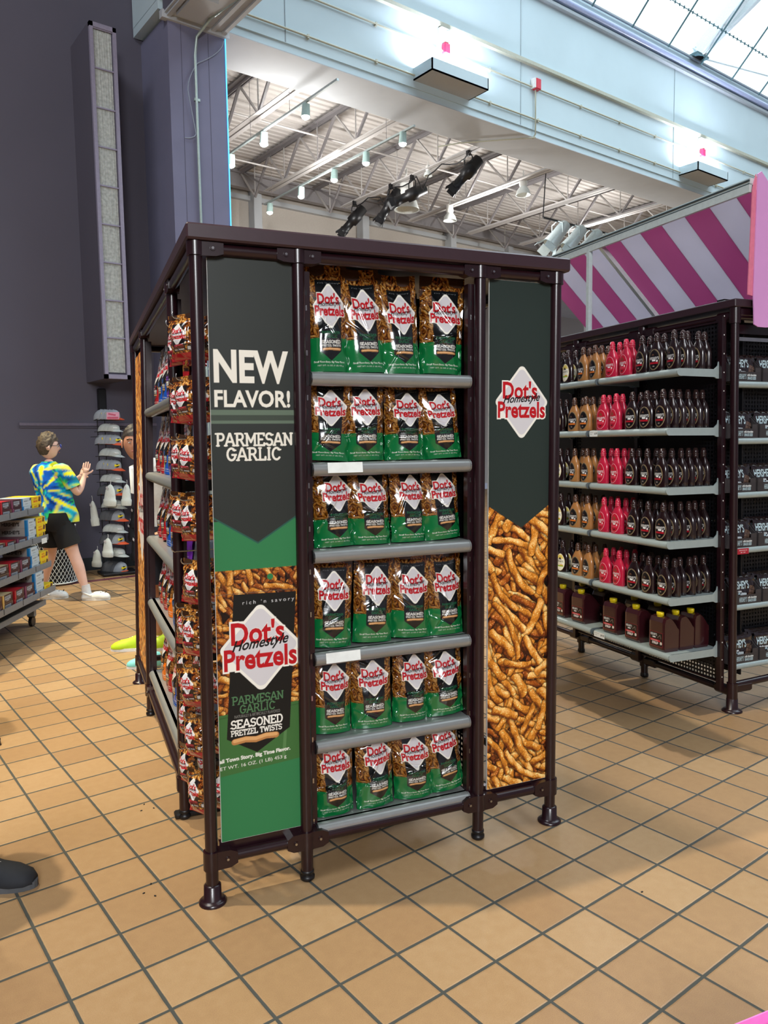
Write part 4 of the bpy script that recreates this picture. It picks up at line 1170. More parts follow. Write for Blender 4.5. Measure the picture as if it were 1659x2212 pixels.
for y in (.71, 1.37):
    f2().tube([(0, y, .03), (0, y, .12)], .022, M_FRAME, 14).build('post', rack2)
    f2().lathe([(.020, 0), (.026, .006), (.026, .02), (.018, .04)], M_BLACK, 18, (0, y, 0)).build('levelling_foot', rack2)
    f2().tube([(0, y, .14), (0, y, Z2)], .02, M_FRAME, 12).build('post', rack2)
for z in (.115, 2.20):
    f2().tube([(0, 0, z), (0, L2, z)], .02, M_FRAME, 12).build('rail', rack2)
    f2().tube([(W2, 0, z), (W2, L2, z)], .02, M_FRAME, 12).build('rail', rack2)
    f2().tube([(0, 0, z + (.035 if z < 1 else 0)), (W2, 0, z + (.075 if z < 1 else 0))], .02, M_FRAME, 12).build('rail', rack2)
    for y in (0, .71, 1.37):
        m = f2(); m.tube([(0, y, z - .04), (0, y, z + .05)], .030, M_FRAME, 12)
        m.box((0, y + .06, z), (.045, .12, .055), M_FRAME, bev=.012)
        if y > 0: m.box((0, y - .06, z), (.045, .12, .055), M_FRAME, bev=.012)
        else: m.box((.07, 0, z + .02), (.14, .045, .055), M_FRAME, bev=.012)
        m.build('pipe_fitting', rack2)
# uprights and perforated back
for y in (.035, .70, 1.36):
    m = f2(); m.box((-.055, y, 1.16), (.03, .028, 2.08), M_FRAME)
    for i in range(21): m.tube([(-.055, y - .0145, .2 + i * .1), (-.055, y - .0152, .2 + i * .1)], .004, M_EDGE, 6)
    m.build('slotted_upright', rack2)
for (y0, n) in ((.055, 28), (.72, 28)):
    m = f2(); m.perf((-.045, y0, .17), (0, .0226, 0), (0, 0, .0226), n, 89, M_DARKPERF, .5); m.build('perforated_panel', rack2)
    m = f2()
    for yy in (y0, y0 + .633): m.box((-.048, yy, 1.17), (.012, .008, 2.02), M_FRAME)
    for zz in (.165, 2.175): m.box((-.048, y0 + .316, zz), (.012, .64, .008), M_FRAME)
    m.build('panel_frame', rack2)
f2().box((.14, 1.02, 1.20), (.01, 1.9, 2.05), M_DARKPERF).build('back_panel', rack2)
SX = [-.362, -.436, -.437, -.433, -.424, -.418]
SZ2 = [1.918, 1.602, 1.283, .989, .676, .363]
def bull(x, z, h=.040):
    r = h / 2; P = [(x + .5, z)]
    P = []
    for k in range(9):
        a = math.radians(90 + k * 22.5); P.append((x + r + r * math.cos(a), z - r + r * math.sin(a)))
    return P
M_SHELFD = mat('shelf_end_grey', '6f7a7e', rough=.4, metal=.2)
for i, z in enumerate(SZ2):
    for si, (y0, y1) in enumerate(((.045, .688), (.725, 1.345))):
        x0 = SX[i]; m = f2()
        m.prism(bull(x0, z) + [(x0 + .05, z - .04), (x0 + .05, z - .008), (-.06, z - .008), (-.06, z)], 'y', y0, y1, M_SHELF2, False)
        o = m.build('shelf', rack2)
        for yy in (y0, y1):
            m = f2(); m.prism(bull(x0, z) + [(-.10, z - .042), (-.085, z - .05), (-.055, z - .05), (-.055, z + .05), (-.068, z + .05), (-.075, z + .02), (-.10, z)], 'y', yy - .004, yy + .004, M_SHELF2 if si == 0 else M_SHELFD)
            m.build('shelf_bracket', o)
        if (i, si) in ((1, 0), (5, 0)):
            w_ = .075 if i == 1 else .10
            a = Art(w_, .034, 60, 26, 'dfe3e0'); a.text('SYRUP 24 OZ', w_ * .27, .024, w_ * .42, .005, '444444'); a.text('ITEM', w_ * .18, .013, w_ * .2, .005, '666666'); a.text('$3.95' if i == 1 else '$9.95', w_ * .78, .017, w_ * .32, .012, '222222', bold=.03)
            yc = y1 - .005
            me = grid_mesh('price_tag', lambda u, v: (x0 - .0015 + KX2 * z + 0 * u, yc - u * w_, z - .037 + v * .034), a, [M_PRINT], smooth=False)
            q = meshobj('price_tag', me, o); q['label'] = 'white price tag'
# end cap shelves facing -y
EZ = [1.853, 1.543, 1.243, .932, .608, .267]
for i, z in enumerate(EZ):
    m = f2(); x0, x1 = .028, W2 - .028; r = .017
    prof = [(-.004 + r + r * math.cos(math.radians(90 + k * 22.5)), z - r + r * math.sin(math.radians(90 + k * 22.5))) for k in range(9)] + [(.04, z - 2 * r), (.04, z - .008), (.12, z - .008), (.12, z)]
    m.prism(prof, 'x', x0, x1, M_SHELF2); o = m.build('shelf', rack2)
    m = f2(); m.box(((x0 + x1) / 2, .072, z - .004), (x1 - x0, .135, .008), M_SHELF2); m.build('shelf_deck', o)
    if i == 3:
        w_ = .085; a = Art(w_, .032, 60, 24, 'b02838'); a.text('HERSHEY BAR 2/$3', w_ / 2, .021, w_ * .7, .006, 'f0e8e8'); a.text('$1.50', w_ / 2, .010, w_ * .4, .006, 'f0e8e8')
        me = grid_mesh('price_tag', lambda u, v: (.025 + u * w_ + KX2 * z, -.007 + 0 * u, z - .035 + v * .032), a, [M_PRINT], smooth=False); q = meshobj('price_tag', me, o); q['label'] = 'red price tag'
m = f2(); m.perf((.03, .142, .2), (.0226, 0, 0), (0, 0, .0226), 40, 88, M_DARKPERF, .5); m.build('perforated_panel', rack2)
f2().box((W2 / 2, .165, 1.2), (W2 - .06, .006, 2.0), M_DARKPERF).build('back_panel', rack2)  # backing added so the bright background stays hidden behind the holes
m = f2(); m.box((W2 / 2, .01, 2.08), (W2 - .06, .012, .02), M_CHROME); m.box((W2 / 2, .05, 2.14), (W2 - .06, .012, .05), M_FRAME); m.build('header_rail', rack2)

# bottles ---------------------------------------------------------
M_BROWN = mat('dark_chocolate_plastic', '1e0f12', rough=.22, spec=.6, coat=.3)
M_RED = mat('strawberry_plastic', 'b81f3e', rough=.25, spec=.5, coat=.3)
M_TAN = mat('caramel_plastic', 'a3703f', rough=.28, spec=.5, coat=.3)
M_CAPB = mat('brown_cap', '2c1a1a', rough=.28, coat=.3)
M_CAPR = mat('red_cap', 'c02844', rough=.28, coat=.3)
M_CAPT = mat('brown_cap_light', '4a3024', rough=.3, coat=.3)
BP = [(.94, 0), (1.0, .007), (1.0, .03), (.995, .055), (.99, .078), (.965, .096), (.89, .113), (.75, .129), (.57, .144), (.42, .156), (.36, .164)]
BW, BDp = .051, .0275
def brad(z):
    for (a, b) in zip(BP[:-1], BP[1:]):
        if a[1] <= z <= b[1]: return a[0] + (b[0] - a[0]) * (z - a[1]) / (b[1] - a[1])
    return BP[-1][0]
def bottle(kind, body, cap, lab):
    m = MB(); m.lathe(BP, body, 26, sx=BDp, sy=BW)
    # circular neck
    o = m.build('syrup_bottle')
    c = MB(); c.lathe([(.0135, .158), (.0165, .164), (.0165, .172), (.0145, .173), (.0175, .175), (.0175, .181), (.015, .182), (.0155, .184), (.0155, .196), (.0125, .199), (.0115, .207), (.008, .210)], cap, 20); c.build('cap', o)
    w, h = .076, .114; nx, ny = 44, 66
    if lab == 'white':
        a = Art(w, h, nx, ny, 'e9e6c8'); a.ell(w / 2, h / 2, w / 2, h / 2, 'c9b890'); a.ell(w / 2, h / 2, w * .46, h * .475, 'f2efdc'); a.poly([(w * .1, h * .72), (w * .9, h * .72), (w * .7, h * .93), (w * .3, h * .93)], 'e4cf6a'); a.poly([(w * .3, h * .66), (w * .7, h * .66), (w * .5, h * .82)], '20140c')
        a.text("HERSHEY'S", w / 2, h * .55, w * .72, h * .11, '35302c', bold=.018); a.text('Sugar Free', w / 2, h * .43, w * .5, h * .05, '6a665a'); a.rect(w * .14, h * .24, w * .86, h * .33, '9ab84a'); a.rect(w * .5, h * .32, w * .84, h * .37, 'e0a020')
    elif lab == 'red':
        a = Art(w, h, nx, ny, 'c01e38'); a.ell(w / 2, h / 2, w / 2, h / 2, 'e89aa6'); a.ell(w / 2, h / 2, w * .46, h * .475, 'b81530'); a.poly([(w * .3, h * .68), (w * .7, h * .68), (w * .62, h * .8), (w * .45, h * .86)], '8a4030')
        a.text("HERSHEY'S", w / 2, h * .56, w * .78, h * .13, 'e6e2e6', bold=.018); a.rect(w * .38, h * .42, w * .64, h * .48, 'f0f0f0'); a.rect(w * .16, h * .28, w * .84, h * .36, 'd84058'); a.ell(w * .76, h * .4, w * .06, h * .04, 'f4e4e4'); a.poly([(w * .3, h * .2), (w * .7, h * .2), (w * .5, h * .12)], '301014')
    else:
        ac = 'a81828' if lab == 'dark' else 'd8742a'
        a = Art(w, h, nx, ny, '181012'); a.ell(w / 2, h / 2, w / 2, h / 2, 'b9a27c'); a.ell(w / 2, h / 2, w * .475, h * .485, '181012'); a.ell(w / 2, h / 2, w * .445, h * .465, '9c8a6a'); a.ell(w / 2, h / 2, w * .43, h * .455, '141014')
        a.poly([(w * .3, h * .7), (w * .55, h * .7), (w * .42, h * .78)], '6a4a3a')
        a.text("HERSHEY'S", w / 2, h * .56, w * .80, h * .13, 'dcdcdc', bold=.018); a.rect(w * .36, h * .42, w * .64, h * .49, 'f0f0f0'); a.rect(w * .12, h * .29, w * .86, h * .37, ac); a.ell(w * .76, h * .42, w * .07, h * .045, 'e8e0e0'); a.ell(w / 2, h * .18, w * .1, h * .03, '8a8078')
    col = a.sample()
    U, V = np.meshgrid(np.linspace(-1, 1, nx), np.linspace(-1, 1, ny))
    # elliptical grid mapping (square to disc)
    ex = U * np.sqrt(1 - V * V / 2); ey = V * np.sqrt(1 - U * U / 2)
    ii = np.clip(((ex + 1) / 2 * nx).astype(int), 0, nx - 1); jj = np.clip(((ey + 1) / 2 * ny).astype(int), 0, ny - 1)
    col = col[jj, ii]
    Z = .064 + ey * h / 2; Yl = ex * w / 2
    rz = np.vectorize(brad)(Z) + .0
    Xl = -(BDp * rz * np.sqrt(np.clip(1 - (Yl / (BW * rz)) ** 2, 0, 1)) + .0008)
    me = grid_mesh('label', lambda u, v: (Xl, -Yl, Z), col, [M_LABEL]); q = meshobj('label', me, o)
    if lab == 'white': q['label'] = 'white oval label with yellow top'
    return o
KB = {'dark': bottle('dark', M_BROWN, M_CAPB, 'dark'), 'red': bottle('red', M_RED, M_CAPR, 'red'), 'tan': bottle('tan', M_TAN, M_CAPT, 'tan'), 'white': bottle('white', M_BROWN, M_CAPB, 'white')}
KD = {'dark': 'dark brown syrup bottle', 'red': 'red strawberry syrup bottle', 'tan': 'tan caramel syrup bottle', 'white': 'dark syrup bottle with white label'}
used = set()
COLS = [('dark', .118, 6), ('dark', .235, 3), ('dark', .355, 3), ('red', .495, 3), ('red', .615, 3), ('tan', .775, 3), ('tan', .890, 3), ('white', 1.050, 2), ('white', 1.165, 2)]
LN = ['nearest', 'second', 'third', 'near', 'far', 'near', 'far', 'near', 'far']
DN = ['front row', 'second row back', 'third row back', 'fourth row back', 'fifth row back', 'sixth row back']
for i in range(5):
    for c, (kd, y, n) in enumerate(COLS):
        for d in range(n):
            x = SX[i] + .042 + d * .0565
            if x > -.075: continue
            p = r2_pt(x + rnd.uniform(-.003, .003), y + rnd.uniform(-.006, .006) + (.0 if d == 0 else rnd.uniform(-.012, .012)), SZ2[i] + .0005)
            rz = RY + math.radians(rnd.uniform(-9, 9))
            src = KB[kd]
            if kd not in used: used.add(kd); o = src; o.location = p; o.rotation_euler = (0, 0, rz)
            else: o = dup(src, p, (0, 0, rz))
            o.scale = (1, 1, 1.0)
            tag(o, '%s, %s shelf, %s %s line, %s' % (KD[kd], ['top', 'second', 'third', 'fourth', 'fifth'][i], LN[c], {'dark': 'dark', 'red': 'red', 'tan': 'tan', 'white': 'white-label'}[kd], DN[d]), 'bottle', 'syrup bottles on the rack shelves')
# jugs
M_YEL = mat('yellow_cap', 'e0c818', rough=.35)
def jug():
    m = MB(); hw = .061; bev = .012
    prof = [(0, .012), (.012, 0), (.143, 0), (.155, .012), (.155, .118), (.148, .128), (.138, .131), (.122, .150), (.090, .178), (.068, .192), (.050, .197), (.012, .190), (0, .165)]
    # rounded across y using scaled rings
    n = len(prof); vs = []; ys = [(-hw, .86), (-hw + .006, .95), (-hw + .016, 1), (hw - .016, 1), (hw - .006, .95), (hw, .86)]
    cx, cz = .078, .09
    for (yy, s_) in ys:
        for (px, pz) in prof: vs.append((cx + (px - cx) * (.93 + .07 * (s_ - .86) / .14), yy, max(0, cz + (pz - cz) * (.93 + .07 * (s_ - .86) / .14)) if pz > 0.001 else 0))
    fs = []
    for j in range(len(ys) - 1):
        for k in range(n): fs.append((j * n + k, j * n + (k + 1) % n, (j + 1) * n + (k + 1) % n, (j + 1) * n + k))
    fs.append(tuple(range(n))); fs.append(tuple(range((len(ys) - 1) * n, len(ys) * n))[::-1])
    m.add(vs, fs, M_BROWN, False); o = m.build('syrup_jug')
    M_JUG = mat('reddish_brown_jug', '351318', rough=.2, spec=.6, coat=.4); o.data.materials[0] = M_JUG
    h = MB(); h.tube([(.062, -hw * .55, .190), (.085, -hw * .72, .150), (.112, -hw * .80, .128), (.140, -hw * .5, .128), (.142, 0, .133), (.140, hw * .5, .128), (.112, hw * .80, .128), (.085, hw * .72, .150), (.062, hw * .55, .190)], .006, M_JUG, 8)
    h.tube([(.058, 0, .188), (.095, 0, .172), (.128, 0, .142), (.142, 0, .125)], [.014, .013, .013, .016], M_JUG, 10); h.build('handle', o)
    c = MB(); c.lathe([(.021, .190), (.021, .197), (.024, .198), (.024, .214), (.021, .217), (.001, .217)], M_YEL, 24, (.036, 0, 0)); q = c.build('cap', o); q['label'] = 'yellow screw cap'
    w, hh = .100, .080; a = Art(w, hh, 44, 38, 'c03040'); a.rect(.002, .002, w - .002, hh - .002, '1a1214'); a.text("HERSHEY'S", w * .30, hh * .80, w * .48, hh * .16, 'd8d8d8', bold=.018); a.rect(w * .22, hh * .58, w * .44, hh * .66, 'e0e0e0'); a.rect(w * .05, hh * .34, w * .8, hh * .48, 'b8202e'); a.text('chocolate', w * .38, hh * .41, w * .5, hh * .10, 'f0d8d8'); a.text('SYRUP', w * .42, hh * .22, w * .44, hh * .14, 'e8e0e0', bold=.05); a.line([(w * .6, hh * .62), (w * .78, hh * .82), (w * .85, hh * .6)], .0014, '8a7a70'); a.ell(w * .86, hh * .27, w * .08, hh * .1, 'd8d0c8')
    me = grid_mesh('label', lambda u, v: (-.0012 + 0 * u, w / 2 - u * w, .025 + v * hh), a, [M_LABEL], smooth=False); meshobj('label', me, o)
    return o
jg = jug(); first = True
JL = ['nearest', 'second', 'third', 'fourth', 'fifth']
for c, y in enumerate((.155, .375, .575, .890, 1.09)):
    for d in range(3 if c == 0 else 2):
        x = SX[5] + .025 + d * (.115 if c == 0 else .16)
        if c == 0 and d > 0: y2 = y + (-.03 if d == 1 else -.045)
        else: y2 = y
        if c == 0: x = SX[5] + .012 + d * .110; y2 = y
        p = r2_pt(x, y2, SZ2[5] + .0005)
        if c == 0: 
            o = jg if first else dup(jg, p); o.rotation_euler = (0, 0, RY); o.location = p
            o.scale = (.70, 1, 1)
        else: o = dup(jg, p, (0, 0, RY + math.radians(rnd.uniform(-5, 5)))); o.scale = (.9, 1, 1)
        pass
        first = False
        tag(o, 'dark brown syrup jug with yellow cap on the bottom shelf, %s along, %s' % (JL[c], ['front row', 'middle', 'at the back'][d]), 'jug', 'syrup jugs on the bottom shelf')

# chocolate bar trays on the end cap
M_TRAY = mat('dark_card_tray', '3a3638', rough=.55)
def tray():
    w, d, h = .215, .11, .052
    m = MB(); m.box((0, 0, .002), (w, d, .004), M_TRAY)
    m.box((0, d / 2 - .002, .06), (w, .004, .12), M_TRAY)
    for s_ in (-1, 1): m.prism([(-d / 2, 0), (d / 2, 0), (d / 2, .12), (0, .12), (-d / 2 + .02, .085), (-d / 2, .075)], 'x', s_ * w / 2 - .0015, s_ * w / 2 + .0015, M_TRAY)
    for s_ in (-1, 1): m.box((s_ * (w / 2 - .02), -d / 2 + .002, .0375), (.04, .004, .075), M_TRAY)
    o = m.build('card_tray')
    a = Art(w, h, 110, 28, '3a3638'); a.text("HERSHEY'S", w * .36, h * .5, w * .26, h * .5, 'a8c0c8', bold=.018); a.text('milk chocolate', w * .68, h * .66, w * .30, h * .2, 'e0e8e8', bold=.04); a.text('SNACK SIZE', w * .68, h * .34, w * .28, h * .26, 'a8c0c8', bold=.06)
    me = grid_mesh('printed_front', lambda u, v: (-w / 2 + u * w, -d / 2 - .0006 + 0 * u, v * h), a, [M_PRINT], smooth=False); meshobj('printed_front', me, o)
    return o
def bar():
    w, h = .205, .125; a = Art(w, h, 110, 68, '1e1216')
    a.text("HERSHEY'S", w * .40, h * .66, w * .66, h * .30, 'cfeaf2', bold=.018); a.text('milk chocolate', w * .28, h * .42, w * .36, h * .07, 'f0f4f4', bold=.04); a.rect(w * .1, h * .30, w * .40, h * .37, 'b8d0d8')
    a.poly([(w * .62, h * .06), (w * .84, h * .02), (w * .97, h * .52), (w * .78, h * .62)], '6a5246')
    for q in range(1, 4): t = q / 4; a.line([(w * (.62 + .16 * t), h * (.06 + .56 * t)), (w * (.84 + .13 * t), h * (.02 + .50 * t))], .0012, '2a1a16')
    a.line([(w * .73, h * .04), (w * .875, h * .57)], .0012, '2a1a16')
    a.poly([(w * .40, h * .30), (w * .46, h * .36), (w * .62, h * .34), (w * .63, h * .12), (w * .42, h * .10)], 'd4dce0')
    def P(u, v):
        b = .009 * np.clip(1 - np.abs(2 * u - 1) ** 6, 0, 1) * np.clip(1 - np.abs(2 * v - 1) ** 5, 0, 1) + .0012 * np.sin(u * 31 + v * 9) + .0012 * np.sin(v * 23)
        return (u - .5) * w, -b, v * h
    ev = [(-w / 2, 0, 0), (w / 2, 0, 0), (w / 2, 0, h), (-w / 2, 0, h), (-w / 2 * .95, .008, .004), (w / 2 * .95, .008, .004), (w / 2 * .95, .008, h - .004), (-w / 2 * .95, .008, h - .004)]
    me = grid_mesh('chocolate_pack', P, a, [M_FOIL], extra=(ev, [(4, 7, 6, 5), (0, 4, 5, 1), (1, 5, 6, 2), (2, 6, 7, 3), (3, 7, 4, 0)], lin('1e1216')))
    return meshobj('chocolate_pack', me)
tr, br = tray(), bar(); f_ = True
TN = ['left', 'middle', 'right', 'far right']
for i, z in enumerate(EZ):
    off = [.0, -.02, -.03, -.02, .02, .0][i]
    for c in range(3):
        x = .095 + off + c * .232; p = r2_pt(x, .062, z + .0005)
        o = tr if f_ else dup(tr, p); o.location = p; o.rotation_euler = (0, 0, RY)
        tag(o, 'dark card tray of chocolate packs on the %s end shelf, %s' % (ORD[i], TN[c]), 'tray', 'chocolate trays on the end shelves')
        for d in range(3):
            q = r2_pt(x, .036 + d * .030, z + .0055)
            o = br if f_ else dup(br, q); o.location = q; f_ = False
            o.rotation_euler = (math.radians(-9 + rnd.uniform(-2, 2)), math.radians(rnd.uniform(-1.5, 1.5)), RY)
            o.scale = (1.04, 1, 1.17 + .02 * d)
            tag(o, 'dark chocolate pack, %s end shelf, %s tray, %s in its tray' % (ORD[i], TN[c], ['first', 'second', 'third'][d]), 'chocolate pack', 'chocolate packs in trays')

# awning on top of rack 2
M_PINK = mat('awning_pink', 'b4769c', rough=.7, var=.03, scale=3)
M_GREYF = mat('awning_grey', 'c4c2cc', rough=.7, var=.03, scale=3)
fabric(M_PINK, .6); fabric(M_GREYF, .6)
M_VAL = mat('valance_pink', 'd898d2', rough=.5, var=.05, scale=4, bump=.2)
M_SAL = mat('salmon_edge', 'e07c96', rough=.5)
M_WFRAME = mat('white_awning_frame', 'cfdcda', rough=.35, metal=.15)
aw = thing('awning', 'pink and grey striped awning on a white frame above the syrup rack', 'awning', SO2, RY)
def faw(): return MB()
AZ, AS = 2.875, .905
ya = -.04; m = faw(); edges = [.087 + .1895 * k for k in range(-1, 11)]; e0 = ya
for k, e in enumerate([ya] + edges[1:]):
    pass
ed = [ya, .087] + [.087 + .1895 * k for k in range(1, 11)]
for k in range(len(ed) - 1):
    mt = M_PINK if k % 2 == 0 else M_GREYF
    x1 = .70
    m.add([(0, ed[k], AZ), (0, ed[k + 1], AZ), (x1, ed[k + 1], AZ - AS * x1), (x1, ed[k], AZ - AS * x1), (0.004, ed[k], AZ + .004), (0.004, ed[k + 1], AZ + .004), (x1 + .004, ed[k + 1], AZ + .004 - AS * x1), (x1 + .004, ed[k], AZ + .004 - AS * x1)], [(0, 1, 2, 3)[::-1], (4, 5, 6, 7), (0, 4, 7, 3), (1, 5, 6, 2), (3, 7, 6, 2)], mt)
m.build('striped_canvas', aw)
m = faw(); yl = 2.0
m.box((0, (ya + yl) / 2, 2.895), (.035, yl - ya, .035), M_WFRAME); m.box((-.012, (ya + yl) / 2, 2.862), (.02, yl - ya, .045), M_WFRAME); m.box((-.022, (ya + yl) / 2, 2.900), (.008, yl - ya, .006), mat('frame_groove', '3c4c50')); m.box((-.020, (ya + yl) / 2, 2.882), (.006, yl - ya, .005), MATS['frame_groove'])
m.build('top_rail', aw)
m = faw(); m.box((-.01, (.1 + yl) / 2, 2.296), (.03, yl - .1, .012), M_WFRAME); m.build('base_rail', aw)
m = faw(); m.box((-.012, 1.310, 2.58), (.022, .028, .56), M_WFRAME); m.box((.01, 1.318, 2.58), (.02, .012, .56), M_WFRAME); m.build('frame_post', aw)
m = faw(); m.box((.0, .13, 2.29), (.05, .05, .04), M_BLACK); m.build('base_foot', aw)
m = faw(); d = Vector((.62, 0, -AS * .62)); q = d.to_track_quat('Z', 'Y').to_matrix(); m.box(tuple(Vector((.31, 1.20, AZ - .02 - AS * .31))), (.03, .03, d.length), M_WFRAME, rot=q); m.build('brace', aw)
# pink gable end with rounded valance hanging down
pts = [(.015, 2.30), (.035, 2.86), (.055, 2.945), (.085, 2.945), (.62, 2.45), (.66, 2.30), (.66, 2.16), (.60, 2.135), (.50, 2.16), (.44, 2.25), (.33, 2.25), (.27, 2.165)]
scal = [(.27, 2.165), (.235, 2.143), (.17, 2.133), (.105, 2.14), (.058, 2.155), (.054, 2.23)]
GS = -.045
poly = [(.052, 2.29), (.06, 2.93), (.085, 2.945), (.62, 2.45), (.66, 2.30), (.66, 2.16), (.60, 2.135), (.50, 2.15), (.42, 2.25), (.40, 2.40), (.33, 2.40), (.30, 2.25), (.25, 2.165), (.20, 2.143), (.15, 2.137), (.09, 2.138), (.062, 2.15), (.058, 2.22)]
m = faw(); m.prism([(x + GS, z) for x, z in poly], 'y', -.062, -.056, M_VAL); m.build('gable_valance', aw)
m = faw(); m.prism([(x + GS, z) for x, z in [(.018, 2.305), (.033, 2.85), (.055, 2.93), (.060, 2.90), (.052, 2.30)]], 'y', -.055, -.049, M_SAL); q_ = m.build('edge_trim', aw); q_['label'] = 'salmon pink edge trim'
# ------------------------------------------------------------------ people and shoes
VR = -0.65505      # people frames: local x = to the right of the view, local y = away
M_SKIN = mat('skin', 'e8bda8', rough=.5, var=.05, scale=14)
M_SKIN2 = mat('skin_tan', 'b98468', rough=.5, var=.06, scale=14)
def skin_graph(verts, edges, m, sub=2):
    me = bpy.data.meshes.new('s'); me.from_pydata([v[0] for v in verts], edges, []); ob = bpy.data.objects.new('s', me); C.objects.link(ob)
    md = ob.modifiers.new('k', 'SKIN'); md.use_smooth_shade = True; md.branch_smoothing = .6
    sv = me.skin_vertices[0].data
    for i, v in enumerate(verts):
        r = v[1]; sv[i].radius = (r, r) if not isinstance(r, tuple) else r; sv[i].use_root = (i == 0)
    s = ob.modifiers.new('b', 'SUBSURF'); s.levels = sub; s.render_levels = sub
    dg = bpy.context.evaluated_depsgraph_get(); out = bpy.data.meshes.new_from_object(ob.evaluated_get(dg))
    bpy.data.objects.remove(ob); bpy.data.meshes.remove(me)
    vs = [tuple(v.co) for v in out.vertices]; fs = [tuple(p.vertices) for p in out.polygons]; bpy.data.meshes.remove(out)
    return vs, fs
def hand(V, E, wi, wrist, d, up, s=1.0, curl=.25, flip=1):
    d = Vector(d).normalized(); up = Vector(up); up = (up - d * up.dot(d)).normalized(); sd = d.cross(up) * flip
    w = Vector(wrist)
    V.append((tuple(w + d * .035 * s), .024 * s)); a = len(V) - 1; E.append((wi, a))
    V.append((tuple(w + d * .075 * s), (.030 * s))); pm = len(V) - 1; E.append((a, pm))
    for k, (o, L) in enumerate(((-.030, .062), (-.010, .075), (.010, .070), (.030, .055))):
        b = w + d * .088 * s + sd * o * s
        V.append((tuple(b), .0105 * s)); i0 = len(V) - 1; E.append((pm, i0))
        q = b + (d + up * curl * .5) .normalized() * L * .5 * s
        V.append((tuple(q), .0088 * s)); E.append((i0, i0 + 1))
        q2 = q + (d + up * curl * 1.6).normalized() * L * .5 * s
        V.append((tuple(q2), .0070 * s)); E.append((i0 + 1, i0 + 2))
    b = w + d * .045 * s - sd * .030 * s; V.append((tuple(b), .012 * s)); i0 = len(V) - 1; E.append((a, i0))
    V.append((tuple(b + (d * .6 - sd * .8).normalized() * .035 * s), .010 * s)); E.append((i0, i0 + 1))
    V.append((tuple(b + (d * .9 - sd * .8).normalized() * .060 * s), .008 * s)); E.append((i0 + 1, i0 + 2))
def head_mesh(mb, c, yaw, m, s=1.0, pitch=0):
    # sculpted head: face looks along local +y before rotation
    n, r_ = 28, 22; vs = []
    R = Euler((pitch, 0, yaw)).to_matrix()
    for j in range(r_ + 1):
        t = j / r_ * PI; z = math.cos(t)
        for i in range(n):
            a = 2 * PI * i / n; x, y = math.sin(t) * math.cos(a), math.sin(t) * math.sin(a)
            w = .076; dd = .095; hz = .122
            if z < 0: w *= 1 - .26 * (-z) ** 1.3; dd *= 1 - .12 * (-z)
            px, py, pz = x * w, y * dd, z * hz
            if y > 0 and z < .1: py += .012 * y * max(0, 1 - abs(z + .75) * 3)          # chin
            nose = math.exp(-((x) / .14) ** 2 - ((z + .12) / .16) ** 2) * (1 if y > 0 else 0); py += .022 * nose
            brow = math.exp(-((z - .16) / .07) ** 2) * (y > .4); py += .004 * brow
            eye = math.exp(-((abs(x) - .38) / .16) ** 2 - ((z - .02) / .09) ** 2) * (y > 0); py -= .009 * eye
            mo = math.exp(-((x) / .3) ** 2 - ((z + .47) / .05) ** 2) * (y > 0); py += .004 * mo
            vs.append(R @ Vector((px * s, py * s, pz * s)) + Vector(c))
    fs = []
    for j in range(r_):
        for i in range(n): fs.append((j * n + i, (j + 1) * n + i, (j + 1) * n + (i + 1) % n, j * n + (i + 1) % n))
    mb.add(vs, fs, m, True)
    for sg in (-1, 1):   # ears
        e = []; q = 10
        for k in range(q):
            a = 2 * PI * k / q; e.append(R @ Vector((sg * .079 * s, (-.006 + .016 * math.cos(a)) * s, (-.005 + .030 * math.sin(a)) * s)) + Vector(c))
        for k in range(q):
            a = 2 * PI * k / q; e.append(R @ Vector((sg * .090 * s, (-.012 + .020 * math.cos(a)) * s, (-.003 + .033 * math.sin(a)) * s)) + Vector(c))
        mb.add(e, [(k, (k + 1) % q, q + (k + 1) % q, q + k) for k in range(q)] + [tuple(range(q, 2 * q))], m, True)
    return R
def eyes(parent, c, R, s, dark='241810'):
    m = MB()
    for sg in (-1, 1):
        p = R @ Vector((sg * .030 * s, .078 * s, .004 * s)) + Vector(c); m.lathe([(.0001, -.006), (.009, -.004), (.012, 0), (.009, .004), (.0001, .006)], M_EDGE, 12, tuple(p))
        p2 = R @ Vector((sg * .030 * s, .0885 * s, .004 * s)) + Vector(c); m.lathe([(.0001, -.005), (.005, 0), (.0001, .005)], M_BLACK, 8, tuple(p2))
    m.build('eye', parent)
    m = MB()
    for sg in (-1, 1): m.tube([R @ Vector((sg * .014 * s, .097 * s, .026 * s)) + Vector(c), R @ Vector((sg * .032 * s, .095 * s, .032 * s)) + Vector(c), R @ Vector((sg * .05 * s, .080 * s, .025 * s)) + Vector(c)], .0045, mat('brow_hair', dark), 6)
    m.build('eyebrow', parent)
    m = MB(); m.tube([R @ Vector((x * s, (.100 - abs(x) * .3) * s, -.058 * s)) + Vector(c) for x in (-.024, -.012, 0, .012, .024)], [.002, .0045, .0045, .0045, .002], mat('lips', 'a8605a', rough=.4), 8); m.build('mouth', parent)
